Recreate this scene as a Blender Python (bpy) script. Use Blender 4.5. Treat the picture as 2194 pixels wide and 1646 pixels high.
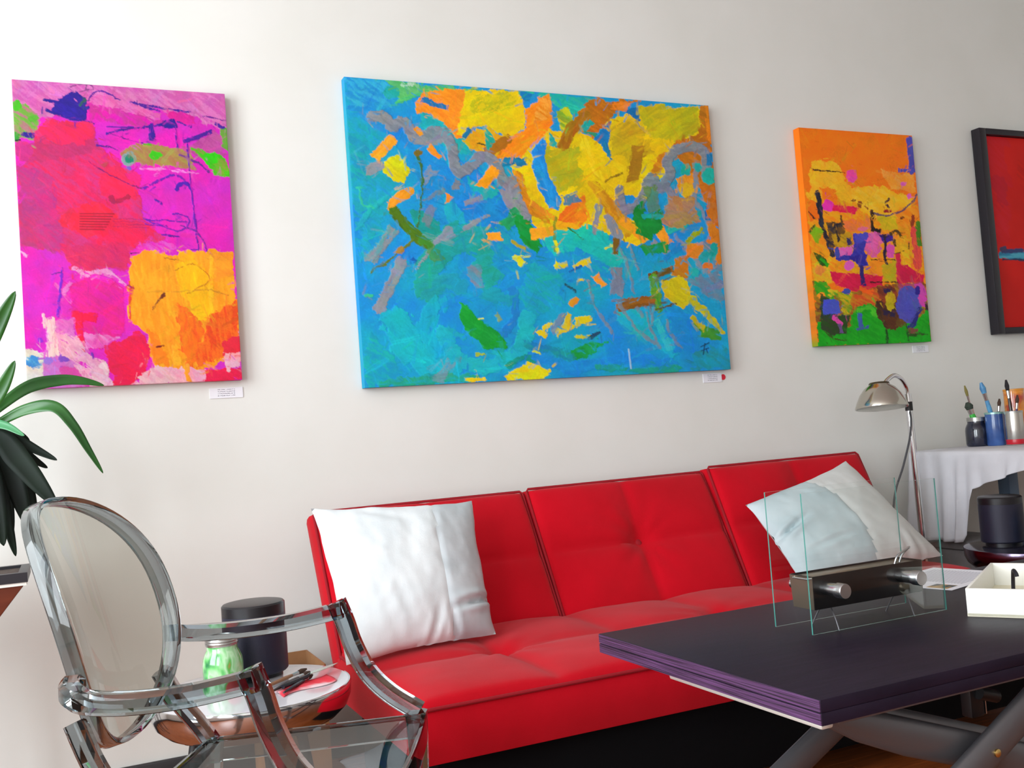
import bpy, bmesh, math, random
import numpy as np
from mathutils import Vector, Matrix

for _o in list(bpy.data.objects):
    bpy.data.objects.remove(_o, do_unlink=True)
scene = bpy.context.scene
COL = scene.collection
random.seed(7)

# ------------------------------------------------------------------ camera
IMG_W, IMG_H, FPX = 2194.0, 1646.0, 2150.0
CAM = Vector((0.0, -3.2, 0.98))
YAW, PITCH, ROLL = math.radians(24.2887), math.radians(2.7631), math.radians(-4.2629)
_f = Vector((math.sin(YAW)*math.cos(PITCH), math.cos(YAW)*math.cos(PITCH), math.sin(PITCH)))
_r0 = Vector((math.cos(YAW), -math.sin(YAW), 0.0))
_u0 = _r0.cross(_f)
_r = _r0*math.cos(ROLL) + _u0*math.sin(ROLL)
_u = -_r0*math.sin(ROLL) + _u0*math.cos(ROLL)
cam_data = bpy.data.cameras.new('camera')
cam_data.sensor_width = 36.0
cam_data.lens = FPX/IMG_W*36.0
cam_data.clip_start = 0.05
cam = bpy.data.objects.new('camera', cam_data)
COL.objects.link(cam)
cam.matrix_world = Matrix(((_r.x, _u.x, -_f.x, CAM.x), (_r.y, _u.y, -_f.y, CAM.y), (_r.z, _u.z, -_f.z, CAM.z), (0, 0, 0, 1)))
scene.camera = cam

# ------------------------------------------------------------------ light and exposure
world = bpy.data.worlds.new('sky_outside')
scene.world = world
world.use_nodes = True
_bg = world.node_tree.nodes['Background']
_bg.inputs[0].default_value = (0.80, 0.90, 1.0, 1)
_bg.inputs[1].default_value = 1.0
def area_light(name, loc, rot, sx, sy, power, color):
    d = bpy.data.lights.new(name, 'AREA'); d.shape = 'RECTANGLE'; d.size = sx; d.size_y = sy
    d.energy = power; d.color = color
    o = bpy.data.objects.new(name, d); COL.objects.link(o); o.location = loc; o.rotation_euler = rot
    return o
# daylight coming in through the two tall windows of the left wall
area_light('window_daylight', (-1.86, -1.75, 1.65), (0, math.radians(-90), 0), 2.1, 1.5, 63, (0.885, 0.955, 1.0))
area_light('window_daylight_rear', (-1.86, -3.85, 1.65), (0, math.radians(-90), 0), 2.1, 1.5, 76, (0.885, 0.955, 1.0))
scene.view_settings.view_transform = 'Standard'
scene.view_settings.look = 'None'
scene.view_settings.gamma = 1.0
scene.view_settings.use_curve_mapping = False
scene.view_settings.exposure = 0.62

# ------------------------------------------------------------------ helpers
def s2l(c):
    c = c/255.0
    return c/12.92 if c <= 0.04045 else ((c+0.055)/1.055)**2.4
def rgb(r, g, b): return (s2l(r), s2l(g), s2l(b), 1.0)
def hexc(h): return np.array([s2l(int(h[i:i+2], 16)) for i in (0, 2, 4)])
def vec(*a): return Vector(a)

def mat(name, color, rough=0.5, metal=0.0, color2=None, nscale=8.0, stretch=(1, 1, 1), bump=0.0, bscale=60.0, coat=0.0, spec=0.5, detail=4.0, sheen=0.0, lo=0.35, hi=0.65, bstretch=None):
    m = bpy.data.materials.new(name); m.use_nodes = True
    nt = m.node_tree; N = nt.nodes; L = nt.links
    b = N['Principled BSDF']
    b.inputs['Base Color'].default_value = color
    b.inputs['Roughness'].default_value = rough
    b.inputs['Metallic'].default_value = metal
    b.inputs['Specular IOR Level'].default_value = spec
    b.inputs['Coat Weight'].default_value = coat
    b.inputs['Coat Roughness'].default_value = 0.08
    b.inputs['Sheen Weight'].default_value = sheen
    if color2 is not None or bump > 0:
        tc = N.new('ShaderNodeTexCoord')
    if color2 is not None:
        mp = N.new('ShaderNodeMapping'); mp.inputs['Scale'].default_value = stretch
        L.new(tc.outputs['Object'], mp.inputs[0])
        n = N.new('ShaderNodeTexNoise'); n.inputs['Scale'].default_value = nscale; n.inputs['Detail'].default_value = detail
        L.new(mp.outputs[0], n.inputs['Vector'])
        r = N.new('ShaderNodeValToRGB'); r.color_ramp.elements[0].position = lo; r.color_ramp.elements[1].position = hi
        r.color_ramp.elements[0].color = color; r.color_ramp.elements[1].color = color2
        L.new(n.outputs[0], r.inputs[0]); L.new(r.outputs[0], b.inputs['Base Color'])
    if bump > 0:
        mp2 = N.new('ShaderNodeMapping'); mp2.inputs['Scale'].default_value = bstretch or stretch
        L.new(tc.outputs['Object'], mp2.inputs[0])
        n2 = N.new('ShaderNodeTexNoise'); n2.inputs['Scale'].default_value = bscale; n2.inputs['Detail'].default_value = 3
        L.new(mp2.outputs[0], n2.inputs['Vector'])
        bp = N.new('ShaderNodeBump'); bp.inputs['Strength'].default_value = bump; bp.inputs['Distance'].default_value = 0.002
        L.new(n2.outputs[0], bp.inputs['Height']); L.new(bp.outputs[0], b.inputs['Normal'])
    return m

def thin_glass(name, tint, rough=0.02, refl=1.0, ior=1.45):
    m = bpy.data.materials.new(name); m.use_nodes = True
    nt = m.node_tree; N = nt.nodes; L = nt.links
    N.remove(N['Principled BSDF'])
    t = N.new('ShaderNodeBsdfTransparent'); t.inputs[0].default_value = tint
    g = N.new('ShaderNodeBsdfGlossy'); g.inputs['Roughness'].default_value = rough
    fr = N.new('ShaderNodeFresnel'); fr.inputs['IOR'].default_value = ior
    mu = N.new('ShaderNodeMath'); mu.operation = 'MULTIPLY'; mu.inputs[1].default_value = refl
    mx = N.new('ShaderNodeMixShader')
    L.new(fr.outputs[0], mu.inputs[0]); L.new(mu.outputs[0], mx.inputs[0]); L.new(t.outputs[0], mx.inputs[1]); L.new(g.outputs[0], mx.inputs[2])
    L.new(mx.outputs[0], N['Material Output'].inputs['Surface'])
    return m
def solid_glass(name, color, rough=0.0, ior=1.45):
    m = mat(name, color, rough); b = m.node_tree.nodes['Principled BSDF']
    b.inputs['Transmission Weight'].default_value = 1.0; b.inputs['IOR'].default_value = ior
    return m

def tag(o, label=None, cat=None, group=None, kind=None):
    if label: o['label'] = label
    if cat: o['category'] = cat
    if group: o['group'] = group
    if kind: o['kind'] = kind
    return o
def thing(name, label, cat, loc=(0, 0, 0), rz=0.0, group=None):
    o = bpy.data.objects.new(name, None); COL.objects.link(o)
    o.location = loc; o.rotation_euler = (0, 0, rz); o.empty_display_size = 0.05
    return tag(o, label, cat, group)
def link(name, me, m, parent=None, smooth=True, ang=35):
    if m is not None and not me.materials:
        for x in (m if isinstance(m, (list, tuple)) else [m]): me.materials.append(x)
    if smooth:
        me.polygons.foreach_set('use_smooth', [True]*len(me.polygons))
        me.set_sharp_from_angle(angle=math.radians(ang))
    o = bpy.data.objects.new(name, me); COL.objects.link(o)
    if parent is not None: o.parent = parent
    return o

class MB:
    """collects verts and faces for ONE mesh"""
    def __init__(self): self.v = []; self.f = []; self.mi = []
    def add(self, vs, fs, mi=0):
        k = len(self.v); self.v += [tuple(p) for p in vs]; self.f += [tuple(i+k for i in f) for f in fs]; self.mi += [mi]*len(fs); return self
    def box(self, lo, hi, M=None, mi=0):
        x0, y0, z0 = lo; x1, y1, z1 = hi
        vs = [Vector(p) for p in ((x0,y0,z0),(x1,y0,z0),(x1,y1,z0),(x0,y1,z0),(x0,y0,z1),(x1,y0,z1),(x1,y1,z1),(x0,y1,z1))]
        if M is not None: vs = [M @ p for p in vs]
        return self.add(vs, [(0,3,2,1),(4,5,6,7),(0,1,5,4),(1,2,6,5),(2,3,7,6),(3,0,4,7)], mi)
    def tube(self, pts, rad, n=12, closed=False, sq=None, up=None):
        """sweep: rad number/list for round; sq=(w,h) for a rectangular section (w across, h along up)"""
        pts = [Vector(p) for p in pts]; m = len(pts); rings = []
        prev = None
        for i, p in enumerate(pts):
            if closed: t = (pts[(i+1) % m]-pts[i-1])
            else: t = pts[min(i+1, m-1)]-pts[max(i-1, 0)]
            t.normalize()
            if up is not None: a = Vector(up if not callable(up) else up(i)).cross(t)
            elif prev is None: a = t.orthogonal()
            else: a = prev - t*prev.dot(t)
            a.normalize(); b = t.cross(a); prev = a
            if sq is None:
                r = rad[i] if isinstance(rad, (list, tuple)) else rad
                rings.append([p + a*math.cos(2*math.pi*k/n)*r + b*math.sin(2*math.pi*k/n)*r for k in range(n)])
            else:
                w, h = sq if not isinstance(sq, list) else sq[i]
                c = min(w, h)*0.22
                prof = [(w/2-c, -h/2), (w/2, -h/2+c), (w/2, h/2-c), (w/2-c, h/2), (-w/2+c, h/2), (-w/2, h/2-c), (-w/2, -h/2+c), (-w/2+c, -h/2)]
                rings.append([p + a*x + b*y for x, y in prof])
        n = len(rings[0]); vs = [q for r in rings for q in r]; fs = []
        for i in range(m if closed else m-1):
            j = (i+1) % m
            for k in range(n): fs.append((i*n+k, i*n+(k+1) % n, j*n+(k+1) % n, j*n+k))
        if not closed: fs.append(tuple(range(n-1, -1, -1))); fs.append(tuple((m-1)*n+k for k in range(n)))
        return self.add(vs, fs)
    def lathe(self, prof, n=40, M=None):
        vs = []; fs = []; m = len(prof)
        for i in range(n):
            a = 2*math.pi*i/n
            for r, z in prof: vs.append(Vector((r*math.cos(a), r*math.sin(a), z)))
        if M is not None: vs = [M @ p for p in vs]
        for i in range(n):
            j = (i+1) % n
            for k in range(m-1): fs.append((i*m+k, j*m+k, j*m+k+1, i*m+k+1))
        if prof[0][0] > 1e-6: fs.append(tuple(i*m for i in range(n-1, -1, -1)))
        if prof[-1][0] > 1e-6: fs.append(tuple(i*m+m-1 for i in range(n)))
        return self.add(vs, fs)
    def prism(self, poly, z0, z1, M=None):
        n = len(poly)
        vs = [Vector((x, y, z0)) for x, y in poly] + [Vector((x, y, z1)) for x, y in poly]
        if M is not None: vs = [M @ p for p in vs]
        return self.add(vs, [tuple(range(n-1, -1, -1)), tuple(range(n, 2*n))] + [(i, (i+1) % n, n+(i+1) % n, n+i) for i in range(n)])
    def build(self, name, m, parent=None, smooth=True, ang=35, bevel=0.0, seg=2):
        me = bpy.data.meshes.new(name); me.from_pydata([tuple(p) for p in self.v], [], self.f)
        mats = m if isinstance(m, (list, tuple)) else [m]
        for x in mats: me.materials.append(x)
        if any(self.mi): me.polygons.foreach_set('material_index', self.mi)
        bm = bmesh.new(); bm.from_mesh(me)
        bmesh.ops.remove_doubles(bm, verts=bm.verts, dist=1e-6)
        bmesh.ops.recalc_face_normals(bm, faces=bm.faces)
        if bevel > 0:
            bmesh.ops.bevel(bm, geom=[e for e in bm.edges if len(e.link_faces) == 2 and e.calc_face_angle(0) > 0.5], offset=bevel, segments=seg, profile=0.5, affect='EDGES')
        bm.to_mesh(me); bm.free()
        return link(name, me, None, parent, smooth, ang)

def catmull(pts, n=8):
    P = [Vector(p) for p in pts]; out = []
    for i in range(len(P)-1):
        p0 = P[max(i-1, 0)]; p1 = P[i]; p2 = P[i+1]; p3 = P[min(i+2, len(P)-1)]
        for k in range(n):
            t = k/n
            out.append(0.5*((2*p1)+(p2-p0)*t+(2*p0-5*p1+4*p2-p3)*t*t+(3*p1-p0-3*p2+p3)*t**3))
    out.append(P[-1]); return out
_tab = np.random.default_rng(11).random(4096)
def vnoise(X, Y, scale, seed=0):
    x = X/scale; y = Y/scale
    ix = np.floor(x).astype(np.int64); iy = np.floor(y).astype(np.int64); fx = x-ix; fy = y-iy
    fx = fx*fx*(3-2*fx); fy = fy*fy*(3-2*fy)
    def h(a, b): return _tab[((a*7349) ^ (b*9151+seed*613)) & 4095]
    return (h(ix, iy)*(1-fx)+h(ix+1, iy)*fx)*(1-fy)+(h(ix, iy+1)*(1-fx)+h(ix+1, iy+1)*fx)*fy
def fbm(X, Y, scale, seed=0):
    return (vnoise(X, Y, scale, seed)+0.5*vnoise(X, Y, scale*0.47, seed+5)+0.25*vnoise(X, Y, scale*0.21, seed+9))/1.75
# ------------------------------------------------------------------ materials of the setting
M_WALL = mat('painted_wall', rgb(229, 229, 224), 0.75, color2=rgb(225, 225, 219), nscale=3, bump=0.05, bscale=220)
M_CEIL = mat('ceiling_paint', rgb(236, 234, 230), 0.9)
M_BASE = mat('dark_baseboard', rgb(30, 26, 30), 0.45)
M_TRIM = mat('white_window_trim', rgb(235, 235, 235), 0.4)
M_SUBFLOOR = mat('subfloor', rgb(50, 26, 14), 0.8)
M_FLOOR = mat('oak_plank', rgb(120, 58, 24), 0.38, color2=rgb(160, 84, 38), nscale=6, stretch=(1, 14, 1), bump=0.12, bscale=30, bstretch=(1, 20, 1), detail=6)
M_PANE = thin_glass('window_glass', (0.96, 0.98, 0.98, 1))

X0, X1, Y0, Y1, ZC = -1.95, 5.6, -5.4, 0.0, 2.95
def wall(name, lo, hi, m):
    return tag(MB().box(lo, hi).build(name, m, None, smooth=False), kind='structure')
wall('wall_back', (X0-0.15, Y1, -0.05), (X1+0.15, Y1+0.15, ZC+0.1), M_WALL)
wall('wall_right', (X1, Y0, -0.05), (X1+0.15, Y1, ZC+0.1), M_WALL)
wall('wall_front', (X0-0.15, Y0-0.15, -0.05), (X1+0.15, Y0, ZC+0.1), M_WALL)
wall('ceiling', (X0-0.15, Y0-0.15, ZC), (X1+0.15, Y1+0.15, ZC+0.1), M_CEIL)
WIN = [(-2.55, -0.95), (-4.65, -3.05)]          # y spans of the two window openings
WZ0, WZ1 = 0.55, 2.75
wl = MB()
ys = [Y0, WIN[1][0], WIN[1][1], WIN[0][0], WIN[0][1], Y1]
for a, b in ((0, 1), (2, 3), (4, 5)): wl.box((X0-0.15, ys[a], -0.05), (X0, ys[b], ZC+0.1))
for (a, b) in WIN:
    wl.box((X0-0.15, a, -0.05), (X0, b, WZ0)); wl.box((X0-0.15, a, WZ1), (X0, b, ZC+0.1))
tag(wl.build('wall_left', M_WALL, None, smooth=False), kind='structure')
for i, (a, b) in enumerate(WIN):
    w = bpy.data.objects.new('window_%d' % (i+1), None); COL.objects.link(w); w.location = (X0-0.07, (a+b)/2, WZ0); tag(w, kind='structure')
    h = WZ1-WZ0; d = (b-a)/2
    fr = MB()
    for s in (-1, 1): fr.box((-0.05, min(s*d, s*(d-0.06)), 0), (0.05, max(s*d, s*(d-0.06)), h))
    fr.box((-0.05, -d, 0), (0.05, d, 0.06)).box((-0.05, -d, h-0.06), (0.05, d, h)).box((-0.03, -0.02, 0), (0.03, 0.02, h)).box((-0.03, -d, h*0.6), (0.03, d, h*0.6+0.04))
    fr.build('window_frame', M_TRIM, w, smooth=False)
    MB().box((-0.05, -d-0.05, -0.03), (0.16, d+0.05, 0)).build('window_sill', M_TRIM, w, bevel=0.006)
    MB().box((-0.004, -d+0.05, 0.05), (0.004, d-0.05, h-0.05)).build('window_pane', M_PANE, w, smooth=False)

floor = tag(MB().box((X0-0.15, Y0-0.15, -0.12), (X1+0.15, Y1+0.15, -0.02)).build('floor', M_SUBFLOOR, None, smooth=False), kind='structure')
pw, pl = 0.118, 1.52
pm = None
for r in range(int((Y1-Y0)/0.12)):
    off = (r*0.61) % pl
    x = X0-off
    while x < X1:
        a = max(x, X0); b = min(x+pl, X1)
        if b-a > 0.05:
            if b-a > pl-0.01 and pm is not None:
                o = pm.copy(); COL.objects.link(o); o.location = (a, Y0+r*0.12, 0)
            else:
                o = MB().box((0.0008, 0.0008, -0.022), (b-a-0.0008, 0.1192, 0.0)).build('floor_plank', M_FLOOR, floor, smooth=False)
                o.location = (a, Y0+r*0.12, 0)
                if b-a > pl-0.01: pm = o
        x += pl
tag(MB().box((X0, -0.016, 0.0), (X1, 0.0, 0.095)).build('baseboard_back', M_BASE, None, bevel=0.004), kind='structure')
tag(MB().box((X0, Y0, 0.0), (X0+0.016, Y1-0.016, 0.095)).build('baseboard_left', M_BASE, None, bevel=0.004), kind='structure')
tag(MB().box((X1-0.016, Y0, 0.0), (X1, Y1-0.016, 0.095)).build('baseboard_right', M_BASE, None, bevel=0.004), kind='structure')
# ------------------------------------------------------------------ paintings: painted relief meshes with a colour for every vertex
def homography(q):
    """unit square (0,0),(1,0),(1,1),(0,1) -> sketch quad q"""
    A = []; B = []
    for (u, v), (x, y) in zip(((0, 0), (1, 0), (1, 1), (0, 1)), q):
        A.append([u, v, 1, 0, 0, 0, -u*x, -v*x]); B.append(x)
        A.append([0, 0, 0, u, v, 1, -u*y, -v*y]); B.append(y)
    return np.append(np.linalg.solve(np.array(A, float), np.array(B, float)), 1).reshape(3, 3)
class Paint:
    def __init__(s, nx, ny, quad, base, base2, bs=120):
        s.nx, s.ny = nx, ny
        U, V = np.meshgrid(np.linspace(0, 1, nx), np.linspace(0, 1, ny))
        H = homography(quad); w = H[2, 0]*U+H[2, 1]*V+1
        s.Hi = np.linalg.inv(H)
        s.X = (H[0, 0]*U+H[0, 1]*V+H[0, 2])/w; s.Y = (H[1, 0]*U+H[1, 1]*V+H[1, 2])/w
        s.k = 0
        n = fbm(s.X, s.Y, bs, 3)[..., None]
        n = np.clip((n-0.35)/0.3, 0, 1)
        s.c = hexc(base)*(1-n)+hexc(base2)*n
        s.h = np.zeros_like(s.X)
    def _put(s, sd, sl, c, c2, a, rag, soft, ang, hg, dry):
        s.k += 1
        X = s.X[sl]; Y = s.Y[sl]
        ca, sa = math.cos(ang), math.sin(ang)
        P = X*ca+Y*sa; Q = -X*sa+Y*ca
        if rag: sd = sd + rag*(fbm(P*0.45, Q, 14+rag*0.5, s.k*3)-0.5)*3.0
        m = np.clip(0.5+sd/soft, 0, 1)*a
        st = fbm(P*0.16, Q, 11, s.k*7+1)
        if dry: m = m*np.clip((st-dry*0.62)/0.10, 0, 1)
        col = hexc(c)
        if c2:
            t = np.clip((st-0.38)/0.24, 0, 1)[..., None]; col = col*(1-t)+hexc(c2)*t
        else:
            col = col*(0.90+0.2*st[..., None])
        m3 = m[..., None]
        s.c[sl] = s.c[sl]*(1-m3)+col*m3
        s.h[sl] = s.h[sl]*(1-m*0.5)+m*hg*(0.4+st)
    def _bb(s, pts, pad):
        p = np.array(pts, float); x0, y0 = p.min(0)-pad; x1, y1 = p.max(0)+pad
        q = np.array([(x0, y0, 1), (x1, y0, 1), (x1, y1, 1), (x0, y1, 1)])@s.Hi.T
        u = q[:, 0]/q[:, 2]*(s.nx-1); w = q[:, 1]/q[:, 2]*(s.ny-1)
        c0, c1 = max(0, int(u.min())-1), min(s.nx, int(u.max())+3); r0, r1 = max(0, int(w.min())-1), min(s.ny, int(w.max())+3)
        if c0 >= c1 or r0 >= r1: return None
        return (slice(r0, r1), slice(c0, c1))
    def finish(s, n, seed, warp=5.0, size=1.0, flow=0.0, gain=1.0):
        """worked-over paint: organic edges, then many small dabs that drag neighbouring colours about"""
        rng = np.random.default_rng(seed)
        kx = (s.nx-1)/(s.X.max()-s.X.min()); ky = (s.ny-1)/(s.Y.max()-s.Y.min())
        ii, jj = np.mgrid[0:s.ny, 0:s.nx].astype(float)
        for sc, am in ((34, warp), (11, warp*0.5)):
            jj = jj+(fbm(s.X, s.Y, sc, seed)-0.5)*4*am*kx; ii = ii+(fbm(s.X, s.Y, sc, seed+50)-0.5)*4*am*ky
        i0 = np.clip(np.round(ii).astype(int), 0, s.ny-1); j0 = np.clip(np.round(jj).astype(int), 0, s.nx-1)
        s.c = s.c[i0, j0]; s.h = s.h[i0, j0]
        for k in range(n):
            i, j = rng.integers(0, s.ny), rng.integers(0, s.nx); x, y = s.X[i, j], s.Y[i, j]
            a = flow+rng.normal()*0.8+(vnoise(np.array([x]), np.array([y]), 260.0, seed)[0]-0.5)*4
            L = rng.uniform(14, 60)*size; w = rng.uniform(3, 13)*size
            oi = int(np.clip(i+rng.normal()*14*size*ky*1.4, 0, s.ny-1)); oj = int(np.clip(j+rng.normal()*14*size*kx*1.4, 0, s.nx-1))
            col = np.clip(s.c[oi, oj]*rng.uniform(0.80, 1.18), 0, 1)
            dx, dy = math.cos(a)*L/2, math.sin(a)*L/2
            sl = s._bb([(x-dx, y-dy), (x+dx, y+dy)], w+3)
            if sl is None: continue
            X, Y = s.X[sl], s.Y[sl]; d, t = s._seg(X, Y, (x-dx, y-dy), (x+dx, y+dy))
            st = vnoise((X*math.cos(a)+Y*math.sin(a))*0.12, -X*math.sin(a)+Y*math.cos(a), 3.2*size, k)
            m = np.clip((w/2-d)/2.5+0.5, 0, 1)*rng.uniform(0.35, 0.9)*np.clip((st-0.25)/0.3, 0, 1)*np.clip((1.05-t)*2.2, 0, 1)
            s.c[sl] = s.c[sl]*(1-m[..., None])+col*m[..., None]; s.h[sl] += m*0.25*(st-0.3)
        for k in range(n//5):
            i, j = rng.integers(0, s.ny), rng.integers(0, s.nx); x, y = s.X[i, j], s.Y[i, j]
            a = flow+rng.normal()*0.9; L = rng.uniform(50, 150)*size; w = rng.uniform(8, 26)*size
            col = np.clip(s.c[i, j]*rng.uniform(0.72, 1.30, 3)*rng.uniform(0.85, 1.15), 0, 1)
            dx, dy = math.cos(a)*L/2, math.sin(a)*L/2
            sl = s._bb([(x-dx, y-dy), (x+dx, y+dy)], w+3)
            if sl is None: continue
            X, Y = s.X[sl], s.Y[sl]; d, t = s._seg(X, Y, (x-dx, y-dy), (x+dx, y+dy))
            st = vnoise((X*math.cos(a)+Y*math.sin(a))*0.08, -X*math.sin(a)+Y*math.cos(a), 3.6*size, k+77)
            near = np.clip(1.4-np.abs(s.c[sl]-s.c[i, j]).sum(-1)*2.2, 0, 1)
            m = np.clip((w/2-d)/3+0.5, 0, 1)*rng.uniform(0.25, 0.7)*np.clip((st-0.3)/0.3, 0, 1)*near
            s.c[sl] = s.c[sl]*(1-m[..., None])+col*m[..., None]; s.h[sl] += m*0.2*(st-0.3)
        s.c = s.c*(1+0.34*(np.stack([fbm(s.X, s.Y, 70*size, seed+q) for q in (1, 2, 3)], -1)-0.5))
        g = (0.93+0.14*vnoise(s.X, s.Y, 4.0*size, seed+7))[..., None]
        s.c = s.c*g*gain
        return s
    @staticmethod
    def _seg(X, Y, a, b):
        dx, dy = b[0]-a[0], b[1]-a[1]; L = dx*dx+dy*dy+1e-9
        t = np.clip(((X-a[0])*dx+(Y-a[1])*dy)/L, 0, 1)
        return np.hypot(X-a[0]-t*dx, Y-a[1]-t*dy), t
    def poly(s, pts, c, c2=None, a=1.0, rag=8, soft=3, ang=0.6, hg=0.4, dry=0):
        sl = s._bb(pts, rag*2+6)
        if sl is None: return s
        X = s.X[sl]; Y = s.Y[sl]; d = np.full(X.shape, 1e9); ins = np.zeros(X.shape, bool); n = len(pts)
        for i in range(n):
            p, q = pts[i], pts[(i+1) % n]
            d = np.minimum(d, s._seg(X, Y, p, q)[0])
            cr = (p[1] > Y) != (q[1] > Y)
            xi = (q[0]-p[0])*(Y-p[1])/((q[1]-p[1]) or 1e-9)+p[0]
            ins ^= cr & (X < xi)
        s._put(np.where(ins, d, -d), sl, c, c2, a, rag, soft, ang, hg, dry); return s
    def line(s, pts, w, c, c2=None, a=1.0, rag=2, soft=3, hg=0.7, dry=0, w2=None):
        if len(pts) == 2 and w >= 20:
            (ax, ay), (bx, by) = pts; L = math.hypot(bx-ax, by-ay) or 1; ex, ey = (bx-ax)/L, (by-ay)/L; v2 = w if w2 is None else w2
            e = w*0.32; j = [random.uniform(-0.16, 0.16)*w for _ in range(8)]
            q = [(ax-ex*(e+j[0])-ey*w/2, ay-ey*(e+j[0])+ex*w/2), (ax-ex*(e+j[1])+ey*w/2, ay-ey*(e+j[1])-ex*w/2), ((ax+bx)/2+ey*(w+v2)/4+ey*j[4], (ay+by)/2-ex*(w+v2)/4-ex*j[4]), (bx+ex*(e+j[2])+ey*v2/2, by+ey*(e+j[2])-ex*v2/2), (bx+ex*(e+j[3])-ey*v2/2, by+ey*(e+j[3])+ex*v2/2)]
            return s.poly(q, c, c2, a, rag, soft, math.atan2(ey, ex), hg, dry)
        if len(pts) > 2:
            P = catmull([(x, y, 0) for x, y in pts], 5); pts = [(p.x, p.y) for p in P]
        sl = s._bb(pts, w+rag*2+6)
        if sl is None: return s
        X = s.X[sl]; Y = s.Y[sl]; d = np.full(X.shape, 1e9); n = len(pts)-1
        w2 = w if w2 is None else w2
        for i in range(n):
            e, t = s._seg(X, Y, pts[i], pts[i+1])
            d = np.minimum(d, e-(w+(w2-w)*(i+t)/n)/2)
        ang = math.atan2(pts[-1][1]-pts[0][1], pts[-1][0]-pts[0][0])
        s._put(-d, sl, c, c2, a, rag, soft, ang, hg, dry); return s
    def blob(s, x, y, rx, ry, c, c2=None, rot=0.0, **k):
        pts = [(x+rx*math.cos(t)*math.cos(rot)-ry*math.sin(t)*math.sin(rot), y+rx*math.cos(t)*math.sin(rot)+ry*math.sin(t)*math.cos(rot)) for t in np.linspace(0, 2*math.pi, 14, endpoint=False)]
        return s.poly(pts, c, c2, **k)
    def marks(s, rows):
        for pts, w, c in rows: s.line(pts, w, c, rag=0, a=0.85)
        return s
    def mesh(s, name, w, h, depth, relief):
        """front at local y=0 facing -y, x 0..w, z 0..h, edges wrapped back to y=+depth"""
        nx, ny = s.nx, s.ny
        U, V = np.meshgrid(np.linspace(0, w, nx), np.linspace(h, 0, ny))
        wv = 0.12*vnoise(s.X, s.Y, 3.0, 91)
        F = np.stack([U, -(np.clip(s.h, 0, 2)+wv)*relief, V], -1)
        F[0, :, 1] = F[-1, :, 1] = 0; F[:, 0, 1] = F[:, -1, 1] = 0
        verts = F.reshape(-1, 3); cols = s.c.reshape(-1, 3)
        idx = np.arange(nx*ny).reshape(ny, nx)
        faces = np.stack([idx[:-1, :-1], idx[1:, :-1], idx[1:, 1:], idx[:-1, 1:]], -1).reshape(-1, 4)
        ring = np.concatenate([idx[0, :-1], idx[:-1, -1], idx[-1, :0:-1], idx[:0:-1, 0]])
        back = verts[ring].copy(); back[:, 1] = depth
        rc = sum(np.roll(cols[ring], q, 0) for q in range(-16, 17))/33.0
        k = len(verts); verts = np.concatenate([verts, verts[ring], back]); cols = np.concatenate([cols, rc, rc])
        n = len(ring); i = np.arange(n); j = (i+1) % n
        faces = np.concatenate([faces, np.stack([k+i, k+j, k+n+j, k+n+i], -1)])
        me = bpy.data.meshes.new(name)
        me.from_pydata(verts.tolist(), [], faces.tolist())
        at = me.color_attributes.new('paint', 'FLOAT_COLOR', 'POINT')
        at.data.foreach_set('color', np.concatenate([np.clip(cols, 0, 1), np.ones((len(cols), 1))], 1).astype(np.float32).ravel())
        return me
def paint_mat(name, rough=0.42):
    m = mat(name, (1, 1, 1, 1), rough); nt = m.node_tree
    a = nt.nodes.new('ShaderNodeAttribute'); a.attribute_name = 'paint'
    nt.nodes['Principled BSDF'].inputs['Specular IOR Level'].default_value = 0.25
    nt.links.new(a.outputs['Color'], nt.nodes['Principled BSDF'].inputs['Base Color'])
    return m
M_PAINT = paint_mat('acrylic_paint', 0.62)
M_STRETCH = mat('stretcher_wood', rgb(190, 160, 120), 0.7)
NAVY = '2a1790'
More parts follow.
